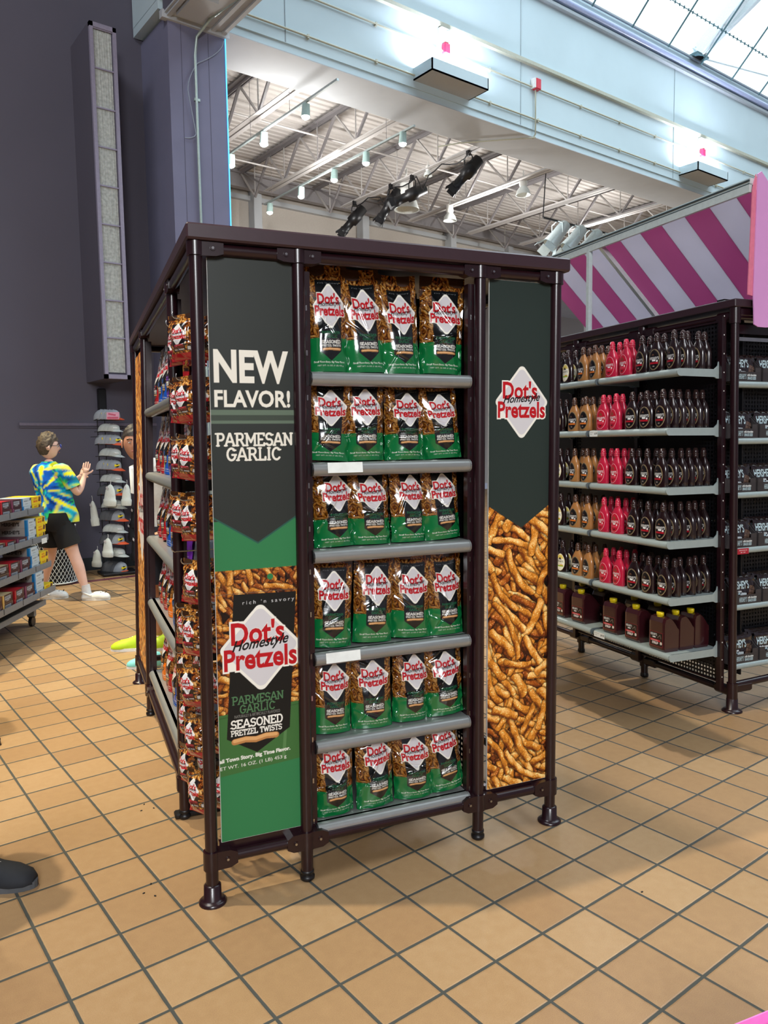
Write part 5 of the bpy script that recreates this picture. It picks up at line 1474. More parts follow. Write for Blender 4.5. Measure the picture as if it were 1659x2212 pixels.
def hair(parent, c, R, m, s=1.0, front=.35, low=-.35, seed=1, lift=.014, name='hair'):
    rg = np.random.RandomState(seed); n, r_ = 36, 18; vs = []; ph = rg.rand(8) * 6.28
    for j in range(r_ + 1):
        for i in range(n):
            a = 2 * PI * i / n; yy = math.sin(a)
            lim = low + (front - low) * max(0, min(1, (yy + .25) / .8)); tmax = math.acos(max(-1, min(1, lim)))
            t = j / r_ * tmax; z = math.cos(t); x, y = math.sin(t) * math.cos(a), math.sin(t) * yy
            bump = lift * (1 + .35 * math.sin(a * 9 + t * 7 + ph[0]) + .3 * math.sin(a * 17 - t * 11 + ph[1]) + .3 * math.sin(a * 5 + t * 19 + ph[2])) * (1 - .75 * (j / r_) ** 3)
            w, dd, hz = .078 + bump, .097 + bump, .124 + bump * 1.2
            if z < 0: w *= 1 - .2 * (-z); dd *= 1 - .08 * (-z)
            vs.append(R @ Vector((x * w * s, y * dd * s, z * hz * s)) + Vector(c))
    fs = [(j * n + i, (j + 1) * n + i, (j + 1) * n + (i + 1) % n, j * n + (i + 1) % n) for j in range(r_) for i in range(n)]
    b = MB(); b.add(vs, fs, m, True); return b.build(name, parent)
def loft(name, rings, m, parent, n=40, noise=.006, seed=3, closed_top=True, colf=None):
    # rings: (cx, cy, z, rx, ry, yaw)
    rg = np.random.RandomState(seed); ph = rg.rand(8) * 6.28; R = np.array(rings, float); K = 64
    ts = np.linspace(0, len(rings) - 1, K); ip = [np.interp(ts, np.arange(len(rings)), R[:, k]) for k in range(R.shape[1])]
    vs = []
    for j in range(K):
        cx, cy, z, rx, ry, yw = [q[j] for q in ip]
        for i in range(n + 1):
            a = 2 * PI * i / n
            nn = 1 + noise / .15 * (math.sin(a * 3 + z * 14 + ph[0]) + .6 * math.sin(a * 5 - z * 23 + ph[1]) + .5 * math.sin(a * 7 + z * 37 + ph[2]))
            x, y = rx * nn * math.copysign(abs(math.cos(a)) ** .85, math.cos(a)), ry * nn * math.copysign(abs(math.sin(a)) ** .85, math.sin(a))
            vs.append((cx + x * math.cos(yw) - y * math.sin(yw), cy + x * math.sin(yw) + y * math.cos(yw), z))
    return vs, K, n + 1
def shoe(name, L, mats, crocs=False):
    up, sole = mats; W = L * .36; m = MB(); rings = []
    prof = [(0, .30, .20), (.05, .42, .36), (.2, .46, .38), (.38, .44, .30), (.56, .50, .23), (.75, .54, .19), (.9, .44, .13), (.98, .22, .07)]
    if crocs: prof = [(0, .34, .12), (.08, .44, .16), (.3, .46, .15), (.48, .50, .23), (.65, .57, .24), (.82, .56, .20), (.94, .42, .14), (1.0, .2, .06)]
    n = 20; vs = []
    for (t, w, h) in prof:
        for k in range(n):
            a = 2 * PI * k / n; x = math.cos(a) * W * w; z = math.sin(a)
            zz = .022 + (max(0, z) ** .8 * L * h * 1.0) + min(0, z) * .010
            vs.append((x, t * L - L * .25, zz))
    fs = [(j * n + k, j * n + (k + 1) % n, (j + 1) * n + (k + 1) % n, (j + 1) * n + k) for j in range(len(prof) - 1) for k in range(n)]
    fs += [tuple(range(n))[::-1], tuple(range((len(prof) - 1) * n, len(prof) * n))]
    m.add(vs, fs, up, True); o = m.build(name)
    s_ = MB(); pts = []
    for k in range(28):
        a = 2 * PI * k / 28; y = math.sin(a); x = math.cos(a) * (.52 + .06 * y) * W * (1 - .15 * max(0, -y)); pts.append((x, y * L * .52 + L * .24))
    s_.prism(pts, 'z', 0, .024, sole); s_.build('sole', o)
    if crocs:
        c = MB(); c.tube([(-W * .47, L * .12, .05), (-W * .44, -L * .10, .075), (0, -L * .27, .085), (W * .44, -L * .10, .075), (W * .47, L * .12, .05)], .008, up, 8); c.build('strap', o)
        h = MB()
        for (x, y) in ((-.5, .45), (0, .5), (.5, .45), (-.3, .6), (.3, .6)): h.tube([(x * W * .5, y * L, .075), (x * W * .5, y * L, .083)], .005, M_BLACK, 6)
        h.build('vent_hole', o)
    else:
        c = MB()
        for q in range(4): y = L * (.16 + .06 * q); z = L * (.345 - .030 * q); c.tube([(-W * .22, y, z - .008), (0, y + .01, z + .004), (W * .22, y, z - .008)], .0028, M_EDGE if up != M_BLACK else M_BLACK, 5)
        c.build('lace', o)
    return o
TIE = mat('tie_dye_cotton', rough=.8, attr=True, spec=.2)
M_SHORT = mat('black_shorts_cloth', '0d0e10', rough=.85)
M_CROC = mat('white_foam_rubber', 'e9ebe4', rough=.5); M_SOCK = mat('white_sock', 'dededc', rough=.9)

# boy in tie-dye shirt
boy = thing('person', 'person in a tie-dye shirt, black shorts and white clogs clapping by the wall', 'person', (2.05, 8.11, 0), VR)
V = [((.0, .0, .86), .12), ((-.01, 0, 1.0), .115), ((-.03, .01, 1.18), .125), ((-.045, .01, 1.31), .10), ((-.045, 0, 1.38), .052), ((-.045, 0, 1.44), .05),
     ((.085, -.02, 1.315), .058), ((.155, -.01, 1.22), .050), ((.215, .03, 1.075), .043), ((.240, .08, 1.16), .037), ((.255, .12, 1.245), .026),
     ((-.185, .05, 1.31), .055), ((-.16, .17, 1.16), .045), ((-.08, .27, 1.08), .042), ((.06, .26, 1.16), .034), ((.155, .22, 1.235), .025),
     ((.07, -.02, .80), .095), ((.115, -.02, .64), .085), ((.160, 0, .47), .060), ((.205, .0, .34), .060), ((.255, 0, .13), .038), ((.275, 0, .06), .036),
     ((-.085, .03, .80), .095), ((-.09, .04, .62), .082), ((-.10, .05, .45), .058), ((-.15, .05, .31), .058), ((-.205, .06, .12), .038), ((-.20, .06, .06), .036)]
E_ = [(0, 1), (1, 2), (2, 3), (3, 4), (4, 5), (3, 6), (6, 7), (7, 8), (8, 9), (9, 10), (3, 11), (11, 12), (12, 13), (13, 14), (14, 15), (0, 16), (16, 17), (17, 18), (18, 19), (19, 20), (20, 21), (0, 22), (22, 23), (23, 24), (24, 25), (25, 26), (26, 27)]
hand(V, E_, 10, V[10][0], (.25, .05, .95), (-.5, .8, 0), 1.0, .15, 1)
hand(V, E_, 15, V[15][0], (.75, -.1, .7), (.2, -.8, .3), 1.0, .3, -1)
vs, fs = skin_graph(V, E_, M_SKIN)
mb = MB(); mb.add(vs, fs, M_SKIN, True); HC = (-.045, .015, 1.555); R_ = head_mesh(mb, HC, -math.radians(62), M_SKIN)
mb.build('body', boy); eyes(boy, HC, R_, 1)
hair(boy, HC, R_, mat('light_brown_hair', '4e4234', rough=.6, var=.45, scale=50), 1.0, front=.45, low=-.62, seed=4, lift=.018)
m = MB()
for sg in (-1, 1):
    m.tube([R_ @ Vector((sg * .030 + .024 * math.cos(a), .112, .004 + .018 * math.sin(a))) + Vector(HC) for a in [k * PI / 6 for k in range(13)]], .0028, mat('blue_glasses', '2a4ab8', rough=.3), 6)
    m.tube([R_ @ Vector((sg * .055, .110, .010)) + Vector(HC), R_ @ Vector((sg * .088, .01, .012)) + Vector(HC)], .0028, M_BLACK, 6)
m.tube([R_ @ Vector((x, .118, .008)) + Vector(HC) for x in (-.008, .008)], .0025, MATS['blue_glasses'], 6); m.build('glasses', boy)
def tiedye(vs):
    P = np.array(vs); x = P[:, 0] + .08; z = P[:, 2] - 1.13; r = np.hypot(x, z); a = np.arctan2(z, x)
    w = np.sin(a * 9 + r * 9 + 1.5 * np.sin(z * 23 + x * 11)) + .5 * np.sin(a * 17 - r * 21 + P[:, 1] * 20); q = np.sin(r * 21 + 1.3 * np.sin(a * 3) + P[:, 1] * 9)
    pal = {k: np.array(lin(c)) for k, c in dict(b='0a58bc', n='0b2a6a', c='18cddc', g='30d070', y='f0ec20').items()}
    out = np.zeros((len(P), 3)); out[:] = pal['b']
    mixs = lambda m_, c: np.where(np.clip(m_, 0, 1)[:, None] > 0, out * (1 - np.clip(m_, 0, 1)[:, None]) + c * np.clip(m_, 0, 1)[:, None], out)
    out = mixs((w - .1) * 1.5, pal['c']); out = mixs((w * q - .25) * 2.5, pal['g']); out = mixs((w - .65 + .25 * q) * 3, pal['y']); out = mixs((-w - .9) * 2, pal['n'])
    edge = np.clip((r - .26) * 6, 0, 1) * (.5 + .5 * np.sin(a * 5 + 1)); out = mixs(edge * .8, pal['g']); out = mixs((np.sin(a * 6 + r * 30) * (r > .2) - .55) * 2, pal['y'])
    return out
yw = .55
rings = [(.035, 0, .80, .185, .135, yw), (.03, 0, .83, .186, .136, yw), (.02, 0, .95, .172, .125, yw), (.0, .0, 1.08, .168, .12, yw), (-.03, .01, 1.22, .185, .125, yw), (-.045, .01, 1.31, .185, .11, yw), (-.048, .01, 1.365, .13, .085, yw), (-.046, .005, 1.395, .075, .068, yw), (-.046, .003, 1.41, .062, .06, yw)]
vv, K, n1 = loft('shirt', rings, None, None, n=60, noise=.005)
def tube_pts(pts, rr, n=24, K2=24):
    b = MB(); pts = [Vector(p) for p in pts]; P2 = []; r2_ = []
    for i in range(K2):
        t = i / (K2 - 1) * (len(pts) - 1); k = min(int(t), len(pts) - 2); f = t - k; P2.append(pts[k].lerp(pts[k + 1], f)); r2_.append(rr[k] + (rr[k + 1] - rr[k]) * f)
    b.tube(P2, r2_, TIE, n, caps=False); return b.v, b.f
faces = [(j * n1 + i, j * n1 + i + 1, (j + 1) * n1 + i + 1, (j + 1) * n1 + i) for j in range(K - 1) for i in range(n1 - 1)]
for pts, rr in (([(.03, -.02, 1.31), (.10, -.025, 1.315), (.155, -.015, 1.235), (.185, .0, 1.15)], [.07, .078, .074, .078]), ([(-.12, .03, 1.31), (-.19, .05, 1.31), (-.185, .12, 1.22), (-.165, .17, 1.14)], [.07, .076, .07, .072])):
    tv, tf = tube_pts(pts, rr); o_ = len(vv); vv = list(vv) + [tuple(v) for v in tv]; faces += [tuple(o_ + k for k in f) for f in tf]
me = bpy.data.meshes.new('tie_dye_shirt'); me.from_pydata([tuple(v) for v in vv], [], faces); me.materials.append(TIE)
cc = np.concatenate([tiedye(vv), np.ones((len(vv), 1))], 1); at = me.color_attributes.new('Col', 'FLOAT_COLOR', 'POINT'); at.data.foreach_set('color', cc.ravel()); me.polygons.foreach_set('use_smooth', [True] * len(me.polygons))
o = meshobj('tie_dye_shirt', me, boy); o['label'] = 'blue, green and yellow tie-dye t-shirt'
def leg_shorts(parent, pelvis, hips, knees, r0, r1, m, name='shorts'):
    b = MB(); b.tube([Vector(pelvis) + Vector((0, 0, .10)), Vector(pelvis), (Vector(hips[0]) + Vector(hips[1])) / 2 + Vector((0, 0, -.03))], [r0 * 1.0, r0 * 1.12, r0 * 1.0], m, 24, caps=False)
    for h_, k_ in zip(hips, knees): b.tube([Vector(h_) + Vector((0, 0, .06)), h_, k_], [r0 * .72, r0 * .76, r1], m, 24, caps=False)
    return b.build(name, parent)
leg_shorts(boy, (.01, 0, .80), [(.065, -.02, .76), (-.075, .03, .76)], [(.135, -.015, .555), (-.095, .045, .555)], .150, .115, M_SHORT)
for (p, rz) in (((.30, -.01, .0), -PI / 2 + .05), ((-.17, .07, .0), -PI / 2 + .3)):
    o = shoe('clog_shoe', .275, (M_CROC, M_CROC), crocs=True); o.parent = boy; o.location = p; o.rotation_euler = (0, 0, rz); o['label'] = 'white foam clog'
m = MB(); m.tube([(.262, 0, .155), (.275, 0, .05)], [.043, .045], M_SOCK, 14); m.build('sock', boy); m = MB(); m.tube([(-.205, .06, .135), (-.20, .06, .05)], [.043, .045], M_SOCK, 14); m.build('sock', boy)

# man behind the rack
M_WHITE = mat('white_cotton', 'dfe4e4', rough=.8); M_LIME = mat('lime_running_mesh', 'b4d61a', rough=.6); M_DKHAIR = mat('dark_hair', '2c2624', rough=.6, var=.4, scale=60)
M_TEAL = mat('teal_mesh', '7fd0cc', rough=.6); M_DKSHOE = mat('charcoal_knit', '23262c', rough=.8)
man = thing('person', 'dark-haired person in white peering from behind the pretzel rack, lime shoes', 'person', (2.045, 5.63, 0), VR)
V = [((0, 0, .92), .13), ((0, 0, 1.08), .125), ((-.0, 0, 1.26), .14), ((-.02, 0, 1.37), .11), ((-.10, -.01, 1.43), .055), ((-.155, -.02, 1.485), .05),
     ((.17, 0, 1.37), .06), ((.22, -.03, 1.22), .05), ((.24, -.06, 1.08), .043), ((.16, -.16, .98), .036), ((.08, -.22, .92), .026),
     ((-.16, 0, 1.37), .06), ((-.17, .02, 1.2), .05), ((-.16, .03, 1.06), .043), ((-.12, -.06, .95), .036), ((-.085, -.12, .88), .026),
     ((.09, 0, .84), .10), ((.10, 0, .66), .085), ((.11, 0, .48), .062), ((.11, .02, .33), .06), ((.11, .03, .10), .038),
     ((-.08, 0, .84), .10), ((-.08, 0, .66), .085), ((-.08, 0, .48), .062), ((-.08, .02, .33), .06), ((-.075, .03, .10), .038)]
E_ = [(0, 1), (1, 2), (2, 3), (3, 4), (4, 5), (3, 6), (6, 7), (7, 8), (8, 9), (9, 10), (3, 11), (11, 12), (12, 13), (13, 14), (14, 15), (0, 16), (16, 17), (17, 18), (18, 19), (19, 20), (0, 21), (21, 22), (22, 23), (23, 24), (24, 25)]
hand(V, E_, 10, V[10][0], (-.7, -.6, -.1), (0, 0, -1), 1, .5, 1); hand(V, E_, 15, V[15][0], (.5, -.8, -.2), (0, 0, -1), 1, .5, -1)
vs, fs = skin_graph(V, E_, M_SKIN2); mb = MB(); mb.add(vs, fs, M_SKIN2, True); HC = (-.185, -.03, 1.57); R_ = head_mesh(mb, HC, PI + .35, M_SKIN2, 1.0); mb.build('body', man); eyes(man, HC, R_, 1)
hair(man, HC, R_, M_DKHAIR, 1.0, front=.42, low=-.25, seed=9, lift=.010)
rings = [(0, 0, .86, .165, .125, 0), (0, 0, 1.0, .155, .12, 0), (0, 0, 1.15, .165, .125, 0), (0, 0, 1.3, .19, .13, 0), (-.0, 0, 1.40, .17, .11, 0), (-.05, 0, 1.44, .09, .08, 0), (-.075, 0, 1.46, .065, .062, 0)]
vv, K, n1 = loft('s', rings, None, None, 40, .004, 5); mb = MB(); mb.add(vv, [(j * n1 + i, j * n1 + i + 1, (j + 1) * n1 + i + 1, (j + 1) * n1 + i) for j in range(K - 1) for i in range(n1 - 1)], M_WHITE, True)
mb.tube([(.10, 0, 1.38), (.18, 0, 1.37), (.225, -.03, 1.22)], [.07, .078, .068], M_WHITE, 20, caps=False); mb.tube([(-.10, 0, 1.38), (-.165, 0, 1.37), (-.175, .02, 1.2)], [.07, .074, .062], M_WHITE, 20, caps=False); mb.build('shirt', man)
leg_shorts(man, (0, 0, .86), [(.085, 0, .80), (-.08, 0, .80)], [(.11, 0, .52), (-.08, 0, .52)], .155, .11, mat('navy_cloth', '1c2230', rough=.85))
for (p, rz, mt) in (((-.075, .02, 0), PI / 2 + .1, M_LIME), ((.12, .02, 0), PI / 2 + .3, M_LIME)):
    o = shoe('running_shoe', .29, (mt, M_EDGE)); o.parent = man; o.location = p; o.rotation_euler = (0, 0, rz); o['label'] = 'lime green running shoe'
for ch in man.children:
    if ch.name.split('.')[0] in ('body', 'shirt', 'shorts', 'hair', 'eye', 'eyebrow', 'mouth'): ch.location = (.145, .0, 0)
t_o = shoe('running_shoe', .24, (M_TEAL, M_EDGE)); t_o.location = (1.90, 5.17, 0); t_o.rotation_euler = (0, 0, VR + PI / 2 + .1); tag(t_o, 'small teal and white shoe peeking out behind the pretzel rack', 'shoe')

# person at the left edge, only the shoe enters the picture
pe = thing('person', 'person at the left picture edge, only a charcoal sneaker in view', 'person', (.30, 2.92, 0), VR)
V = [((0, 0, .95), .13), ((0, 0, 1.12), .125), ((0, 0, 1.30), .145), ((0, 0, 1.42), .11), ((0, 0, 1.50), .055), ((0, 0, 1.56), .05), ((0, .19, 1.40), .06), ((.02, .22, 1.2), .05), ((-.02, .24, 1.08), .042), ((-.02, .22, .95), .034), ((-.02, .20, .86), .026),
     ((0, -.19, 1.40), .06), ((.02, -.22, 1.2), .05), ((-.02, -.24, 1.08), .042), ((-.02, -.22, .95), .034), ((-.02, -.20, .86), .026), ((0, .09, .86), .10), ((.02, .09, .68), .085), ((.02, .09, .50), .062), ((0, .09, .33), .06), ((0, .09, .10), .038), ((0, -.09, .86), .10), ((0, -.09, .68), .085), ((-.02, -.09, .50), .062), ((-.05, -.09, .33), .06), ((-.10, -.09, .10), .038)]
E2 = [(0, 1), (1, 2), (2, 3), (3, 4), (4, 5), (3, 6), (6, 7), (7, 8), (8, 9), (9, 10), (3, 11), (11, 12), (12, 13), (13, 14), (14, 15), (0, 16), (16, 17), (17, 18), (18, 19), (19, 20), (0, 21), (21, 22), (22, 23), (23, 24), (24, 25)]
hand(V, E2, 10, V[10][0], (.1, 0, -1), (1, 0, 0), 1, .4, 1); hand(V, E2, 15, V[15][0], (.1, 0, -1), (1, 0, 0), 1, .4, -1)
vs, fs = skin_graph(V, E2, M_SKIN); mb = MB(); mb.add(vs, fs, M_SKIN, True); R_ = head_mesh(mb, (0, 0, 1.66), -PI / 2, M_SKIN); mb.build('body', pe); eyes(pe, (0, 0, 1.66), R_, 1); hair(pe, (0, 0, 1.66), R_, M_DKHAIR, 1, .4, -.4, 12)
rings = [(0, 0, .90, .13, .18, 0), (0, 0, 1.1, .125, .17, 0), (0, 0, 1.32, .14, .21, 0), (0, 0, 1.43, .11, .18, 0), (0, 0, 1.50, .07, .08, 0)]
vv, K, n1 = loft('s', rings, None, None, 40, .004, 6); mb = MB(); mb.add(vv, [(j * n1 + i, j * n1 + i + 1, (j + 1) * n1 + i + 1, (j + 1) * n1 + i) for j in range(K - 1) for i in range(n1 - 1)], MATS['navy_cloth'], True); mb.build('shirt', pe)
leg_shorts(pe, (0, 0, .90), [(0, .085, .84), (0, -.085, .84)], [(0, .09, .12), (-.09, -.09, .12)], .155, .075, mat('grey_trousers', '3a3c40', rough=.9), 'trousers')
for (p, rz) in (((.075, .09, 0), -PI / 2 - .05), ((-.08, -.09, 0), -PI / 2)):
    o = shoe('sneaker', .29, (M_DKSHOE, mat('grey_sole', '55585c', rough=.8))); o.parent = pe; o.location = p; o.rotation_euler = (0, 0, rz); o['label'] = 'charcoal knit sneaker'

for ch in pe.children:
    if not ch.name.startswith('sneaker'): ch.location.x -= .10

def dup_person(root, loc, label):
    r = root.copy(); C.objects.link(r); r.location = loc; r['label'] = label
    for ch in root.children:
        c = ch.copy(); C.objects.link(c); c.parent = r
        for g in ch.children:
            d = g.copy(); C.objects.link(d); d.parent = c
    return r
dup_person(pe, (.47, 4.42, 0), 'person standing just outside the left edge, casting the soft shadow on the tiles')
# ------------------------------------------------------------------ left gondola cart with boxes
CO = Vector((1.70, 7.12, 0)); CR = math.radians(235.5)
def c_pt(x, y, z):
    v = Vector((x, y, z)); v.rotate(Euler((0, 0, CR))); return v + CO
M_GREYM = mat('mid_grey_metal', '80858a', rough=.45, metal=.2); M_CARTB = mat('dark_grey_base', '3c3e40', rough=.5)
cart = thing('shelf_cart', 'grey wheeled shelf cart stacked with chocolate boxes at the left edge', 'shelf cart', CO, CR)
CL = 1.5; CZ = [(1.02, 0), (.775, .025), (.54, .04), (.325, .065)]
for z, off in CZ:
    m = MB(); m.box((CL / 2, -.25 + off / 2, z - .03), (CL, .50 + off, .012), M_GREYM)
    m.box((CL / 2, off, z - .005), (CL, .006, .042), M_GREYM)
    o = m.build('shelf', cart)
    m = MB()
    for k in range(1, 5): m.box((.345 * k, off + .0035, z - .005), (.008, .003, .042), M_CARTB)
    m.build('lip_joint', o)
m = MB(); m.box((CL / 2, -.30, .185), (CL - .05, .55, .05), M_CARTB, bev=.008); m.box((CL / 2, -.02, .19), (CL - .04, .012, .045), M_GREYM); m.build('base', cart)
m = MB(); m.box((CL / 2, -.52, .62), (CL, .02, .85), M_CARTB); m.build('back_panel', cart)
for x in (.13, CL - .13):
    for y in (-.10, -.48):
        m = MB(); m.tube([(x, y - .014, .045), (x, y + .014, .045)], .045, M_BLACK, 18); m.box((x, y, .125), (.05, .06, .07), M_GREYM); m.box((x, y, .095), (.035, .05, .03), M_BLACK); m.build('caster', cart)
BXW, BXH, BXD = .186, .066, .22
def cbox(kind):
    base, stripe, lab = {'yellow': ('e8c81a', 'e8c81a', None), 'white': ('b9c6cc', '1878b8', 'd4dde0'), 'red': ('3a2024', 'b01c28', '9aa2ac'), 'cream': ('3a2420', 'd8b060', '9aa2ac'), 'plum': ('3a1e26', '7a3a58', '9aa2ac')}[kind]
    nx, ny = 60, 22; w, h = BXW, BXH; a = Art(w, h, nx, ny, base)
    if kind == 'yellow':
        a.text('MR. NUTTY', w * .40, h * .72, w * .34, h * .16, 'c82010', bold=.05); a.text("BAR BOX", w * .40, h * .40, w * .42, h * .22, 'c83010', bold=.06); a.poly([(w * .66, h * .35), (w * .9, h * .3), (w * .96, h * .8), (w * .76, h * .95)], '6a4028')
    else:
        a.rect(0, 0, w * .14, h, stripe); a.rect(w * .22, h * .38, w * .78, h * .80, lab if kind != 'white' else 'c4d0d6'); a.text("HERSHEY'S", w * .5, h * .62, w * .48, h * .20, '34383e', bold=.018)
        a.text('6 BARS', w * .5, h * .28, w * .28, h * .11, 'd8d8dc' if kind != 'white' else '60686e'); a.poly([(w * .82, h * .6), (w * .98, h * .66), (w * .98, h * .98), (w * .86, h * .9)], '6a4a42' if kind != 'white' else '3c4248')
    sc_ = np.array(lin(stripe)); tc_ = np.array(lin({'yellow': 'e8c81a', 'white': 'aebec6', 'red': 'b01c28', 'cream': 'cdb48a', 'plum': '50202e'}[kind]))
    ev = [(-w / 2, 0, 0), (w / 2, 0, 0), (w / 2, 0, h), (-w / 2, 0, h), (-w / 2, -BXD, 0), (w / 2, -BXD, 0), (w / 2, -BXD, h), (-w / 2, -BXD, h)]
    V2 = []; F2 = []; C2 = []
    sd_ = {'white': 'a9a5a2', 'yellow': 'e0bc18'}.get(kind, '3a2420'); sd_ = np.array(lin(sd_))
    for f, c in (((0, 4, 7, 3), sd_), ((1, 2, 6, 5), sd_), ((3, 7, 6, 2), tc_), ((0, 1, 5, 4), sc_), ((4, 5, 6, 7), sc_)):
        b = len(V2); V2 += [ev[k] for k in f]; F2.append((b, b + 1, b + 2, b + 3)); C2 += [c] * 4
    me = grid_mesh('chocolate_box', lambda u, v: (w / 2 - u * w, 0 * u, v * h), a, [M_PRINT], smooth=False, extra=(V2, F2, np.array(C2)))
    b_ = Art(BXD, h, 60, 18, {'white': 'a9a5a2', 'yellow': 'e0bc18'}.get(kind, '3a2420')); b_.rect(BXD * .90, 0, BXD, h, stripe); b_.text("HERSHEY'S", BXD * .40, h * .5, BXD * .62, h * .42, '2a2624' if kind in ('white', 'yellow') else 'c8c0b8', bold=.05)
    ms = grid_mesh('printed_side', lambda u, v: (w / 2 + .0006 + 0 * u, -BXD + u * BXD, v * h), b_, [M_PRINT], smooth=False)
    return me, ms
CB = {k: cbox(k) for k in ('yellow', 'white', 'red', 'cream', 'plum')}
cols_ = [('yellow', 2), ('white', 2), ('plum', 2), ('red', 2), ('cream', 2), ('red', 2)]
counts = [[2, 2, 2, 2, 2, 2], [3, 3, 1, 1, 1, 1], [2, 3, 2, 2, 2, 2], [1, 3, 2, 2, 2, 2]]
KN = {'yellow': 'yellow', 'white': 'pale blue and white', 'plum': 'dark plum-edged', 'red': 'dark red-edged', 'cream': 'dark cream-edged'}
HN2 = ['bottom', 'second', 'top']
for s_, (z, off) in enumerate(CZ):
    for c, (kd, _) in enumerate(cols_):
        for h_ in range(counts[s_][c]):
            o = meshobj('chocolate_box', CB[kd][0]); meshobj('printed_side', CB[kd][1], o); x = .105 + c * .202 + rnd.uniform(-.005, .005)
            o.location = c_pt(x, off - .012 + rnd.uniform(-.006, .0), z - .023 + h_ * (BXH + .001)); o.rotation_euler = (0, 0, CR + math.radians(rnd.uniform(-2, 2)))
            tag(o, '%s chocolate box, %s cart shelf, %s stack from far end, %s' % (KN[kd], ['top', 'second', 'third', 'lowest'][s_], ['first', 'second', 'third', 'fourth', 'fifth', 'sixth'][c], HN2[h_] if counts[s_][c] > 1 else 'single box'), 'box', 'chocolate boxes on the cart')
m = MB(); m.box((.10, .030, .745), (.11, .003, .045), M_WHITEPAPER); q = m.build('price_strip', cart)

# ------------------------------------------------------------------ cap rack
HO = Vector((3.01, 9.38, 0)); HR_ = VR
def h_pt(a, b, z):
    v = Vector((a, b, z)); v.rotate(Euler((0, 0, HR_))); return v + HO
hr = thing('cap_rack', 'black wire floor rack holding stacked caps beside the wall', 'wire rack', HO, HR_)
m = MB(); m.box((.05, .0, .02), (.42, .36, .03), M_BLACK, rot=(0, 0, .55), bev=.006); m.build('base_plate', hr)
for a in (-.125, -.035):
    m = MB(); m.tube([(a, .02, .03), (a, .02, 1.92)], .006, M_BLACK, 6); m.build('wire_post', hr)
m = MB(); m.tube([(-.125, .02, 1.92), (-.035, .02, 1.92)], .006, M_BLACK, 6); m.tube([(.12, .10, .03), (.12, .10, 1.8)], .006, M_BLACK, 6)
m.build('wire_hoop', hr)
TZ = [1.905, 1.765, 1.61, 1.47, 1.305, 1.16, 1.00, .845, .69, .55, .405, .255, .06]
for k, z in enumerate(TZ):
    m = MB()
    for b in (-.05, .08): m.tube([(-.14, b, z - .035), (.16, b, z - .035)], .004, M_BLACK, 5)
    m.tube([(.16, -.05, z - .035), (.16, .08, z - .035)], .004, M_BLACK, 5)
    if k in (2, 5): m.tube([(-.2, -.02, z + .06), (0, -.02, z + .06)], .004, M_BLACK, 5)
    m.build('wire_shelf', hr)
M_CAPG = mat('light_grey_cap_cloth', '9aa0a6', rough=.8); M_CAPW = mat('off_white_cap_cloth', 'b9bfba', rough=.8); M_ORG = mat('orange_brim', 'd8552a', rough=.6)
M_BEAN = mat('white_knit', 'dfe5dc', rough=.9, bump=.4, scale=90); M_DKC = mat('dark_cap_mesh', '54565a', rough=.85)
def cap_thing(kind):
    bodym, brimm = (M_CAPG, M_ORG) if kind == 'orange' else (M_CAPW, M_CAPW) if kind == 'white' else (M_DKC, M_ORG)
    n, r_ = 24, 10; vs = []
    for j in range(r_ + 1):
        t = j / r_ * PI / 2
        for i in range(n):
            a = 2 * PI * i / n; s = 1 + .02 * math.cos(a * 6)
            vs.append((.088 * math.sin(t) * math.cos(a) * s + .008 * math.cos(t), .078 * math.sin(t) * math.sin(a) * s, .105 * math.cos(t) ** .8 + (.012 * math.sin(t) * math.cos(a) if True else 0)))
    fs = [(j * n + i, (j + 1) * n + i, (j + 1) * n + (i + 1) % n, j * n + (i + 1) % n) for j in range(r_) for i in range(n)]
    m = MB(); m.add(vs, fs, bodym, True); m.lathe([(.0001, .110), (.006, .108), (.007, .105)], bodym, 8, (.008, 0, 0)); o = m.build('baseball_cap')
    m = MB(); vs = []; 
    for j in range(6):
        t = j / 5
        for i in range(13):
            a = -PI / 2 + PI * i / 12; ex = .072 * math.cos(a) * t
            vs.append((.084 * math.cos(a) * .96 + ex, .074 * math.sin(a) * (1 - .04 * t), .010 + .010 * math.cos(a) - .022 * t * math.cos(a) - .016 * math.sin(a) ** 2 * t + .004))
    nn = 13; tv = vs + [(x, y, z + .003) for x, y, z in vs]; o2 = len(vs)
    fs = [(j * nn + i, (j + 1) * nn + i, (j + 1) * nn + i + 1, j * nn + i + 1) for j in range(5) for i in range(12)]
    fs2 = [tuple(o2 + k for k in f[::-1]) for f in fs]
    m.add(tv, fs + fs2, brimm, True); q = m.build('brim', o)
    if kind == 'orange': q['label'] = 'orange curved brim'
    if kind == 'orange':
        m = MB(); c = (.070, -.043, .052)
        for (r, mt, dd) in ((.021, M_BLACK, 0), ):
            d_ = Vector((.72, -.62, .30)).normalized(); p = Vector(c); m.tube([p, p + d_ * .004], r, mt, 18)
            q_ = d_.to_track_quat('Z', 'Y').to_matrix(); m.box(tuple(p + d_ * .0055), (.062, .013, .002), M_YEL, rot=q_ @ Euler((0, 0, .35)).to_matrix()); m.box(tuple(p + d_ * .0052 + q_ @ Vector((-.02, 0, 0))), (.022, .022, .002), M_YEL, rot=q_)
        m.build('emblem', o)
    elif kind == 'white':
        m = MB(); d_ = Vector((.72, -.62, .30)).normalized(); q_ = d_.to_track_quat('Z', 'Y').to_matrix(); m.box(tuple(Vector((.066, -.046, .050)) + d_ * .002), (.05, .014, .002), M_EDGE, rot=q_); m.build('emblem', o)
    return o
CK = {k: cap_thing(k) for k in ('orange', 'white', 'dark')}; cu_ = set()
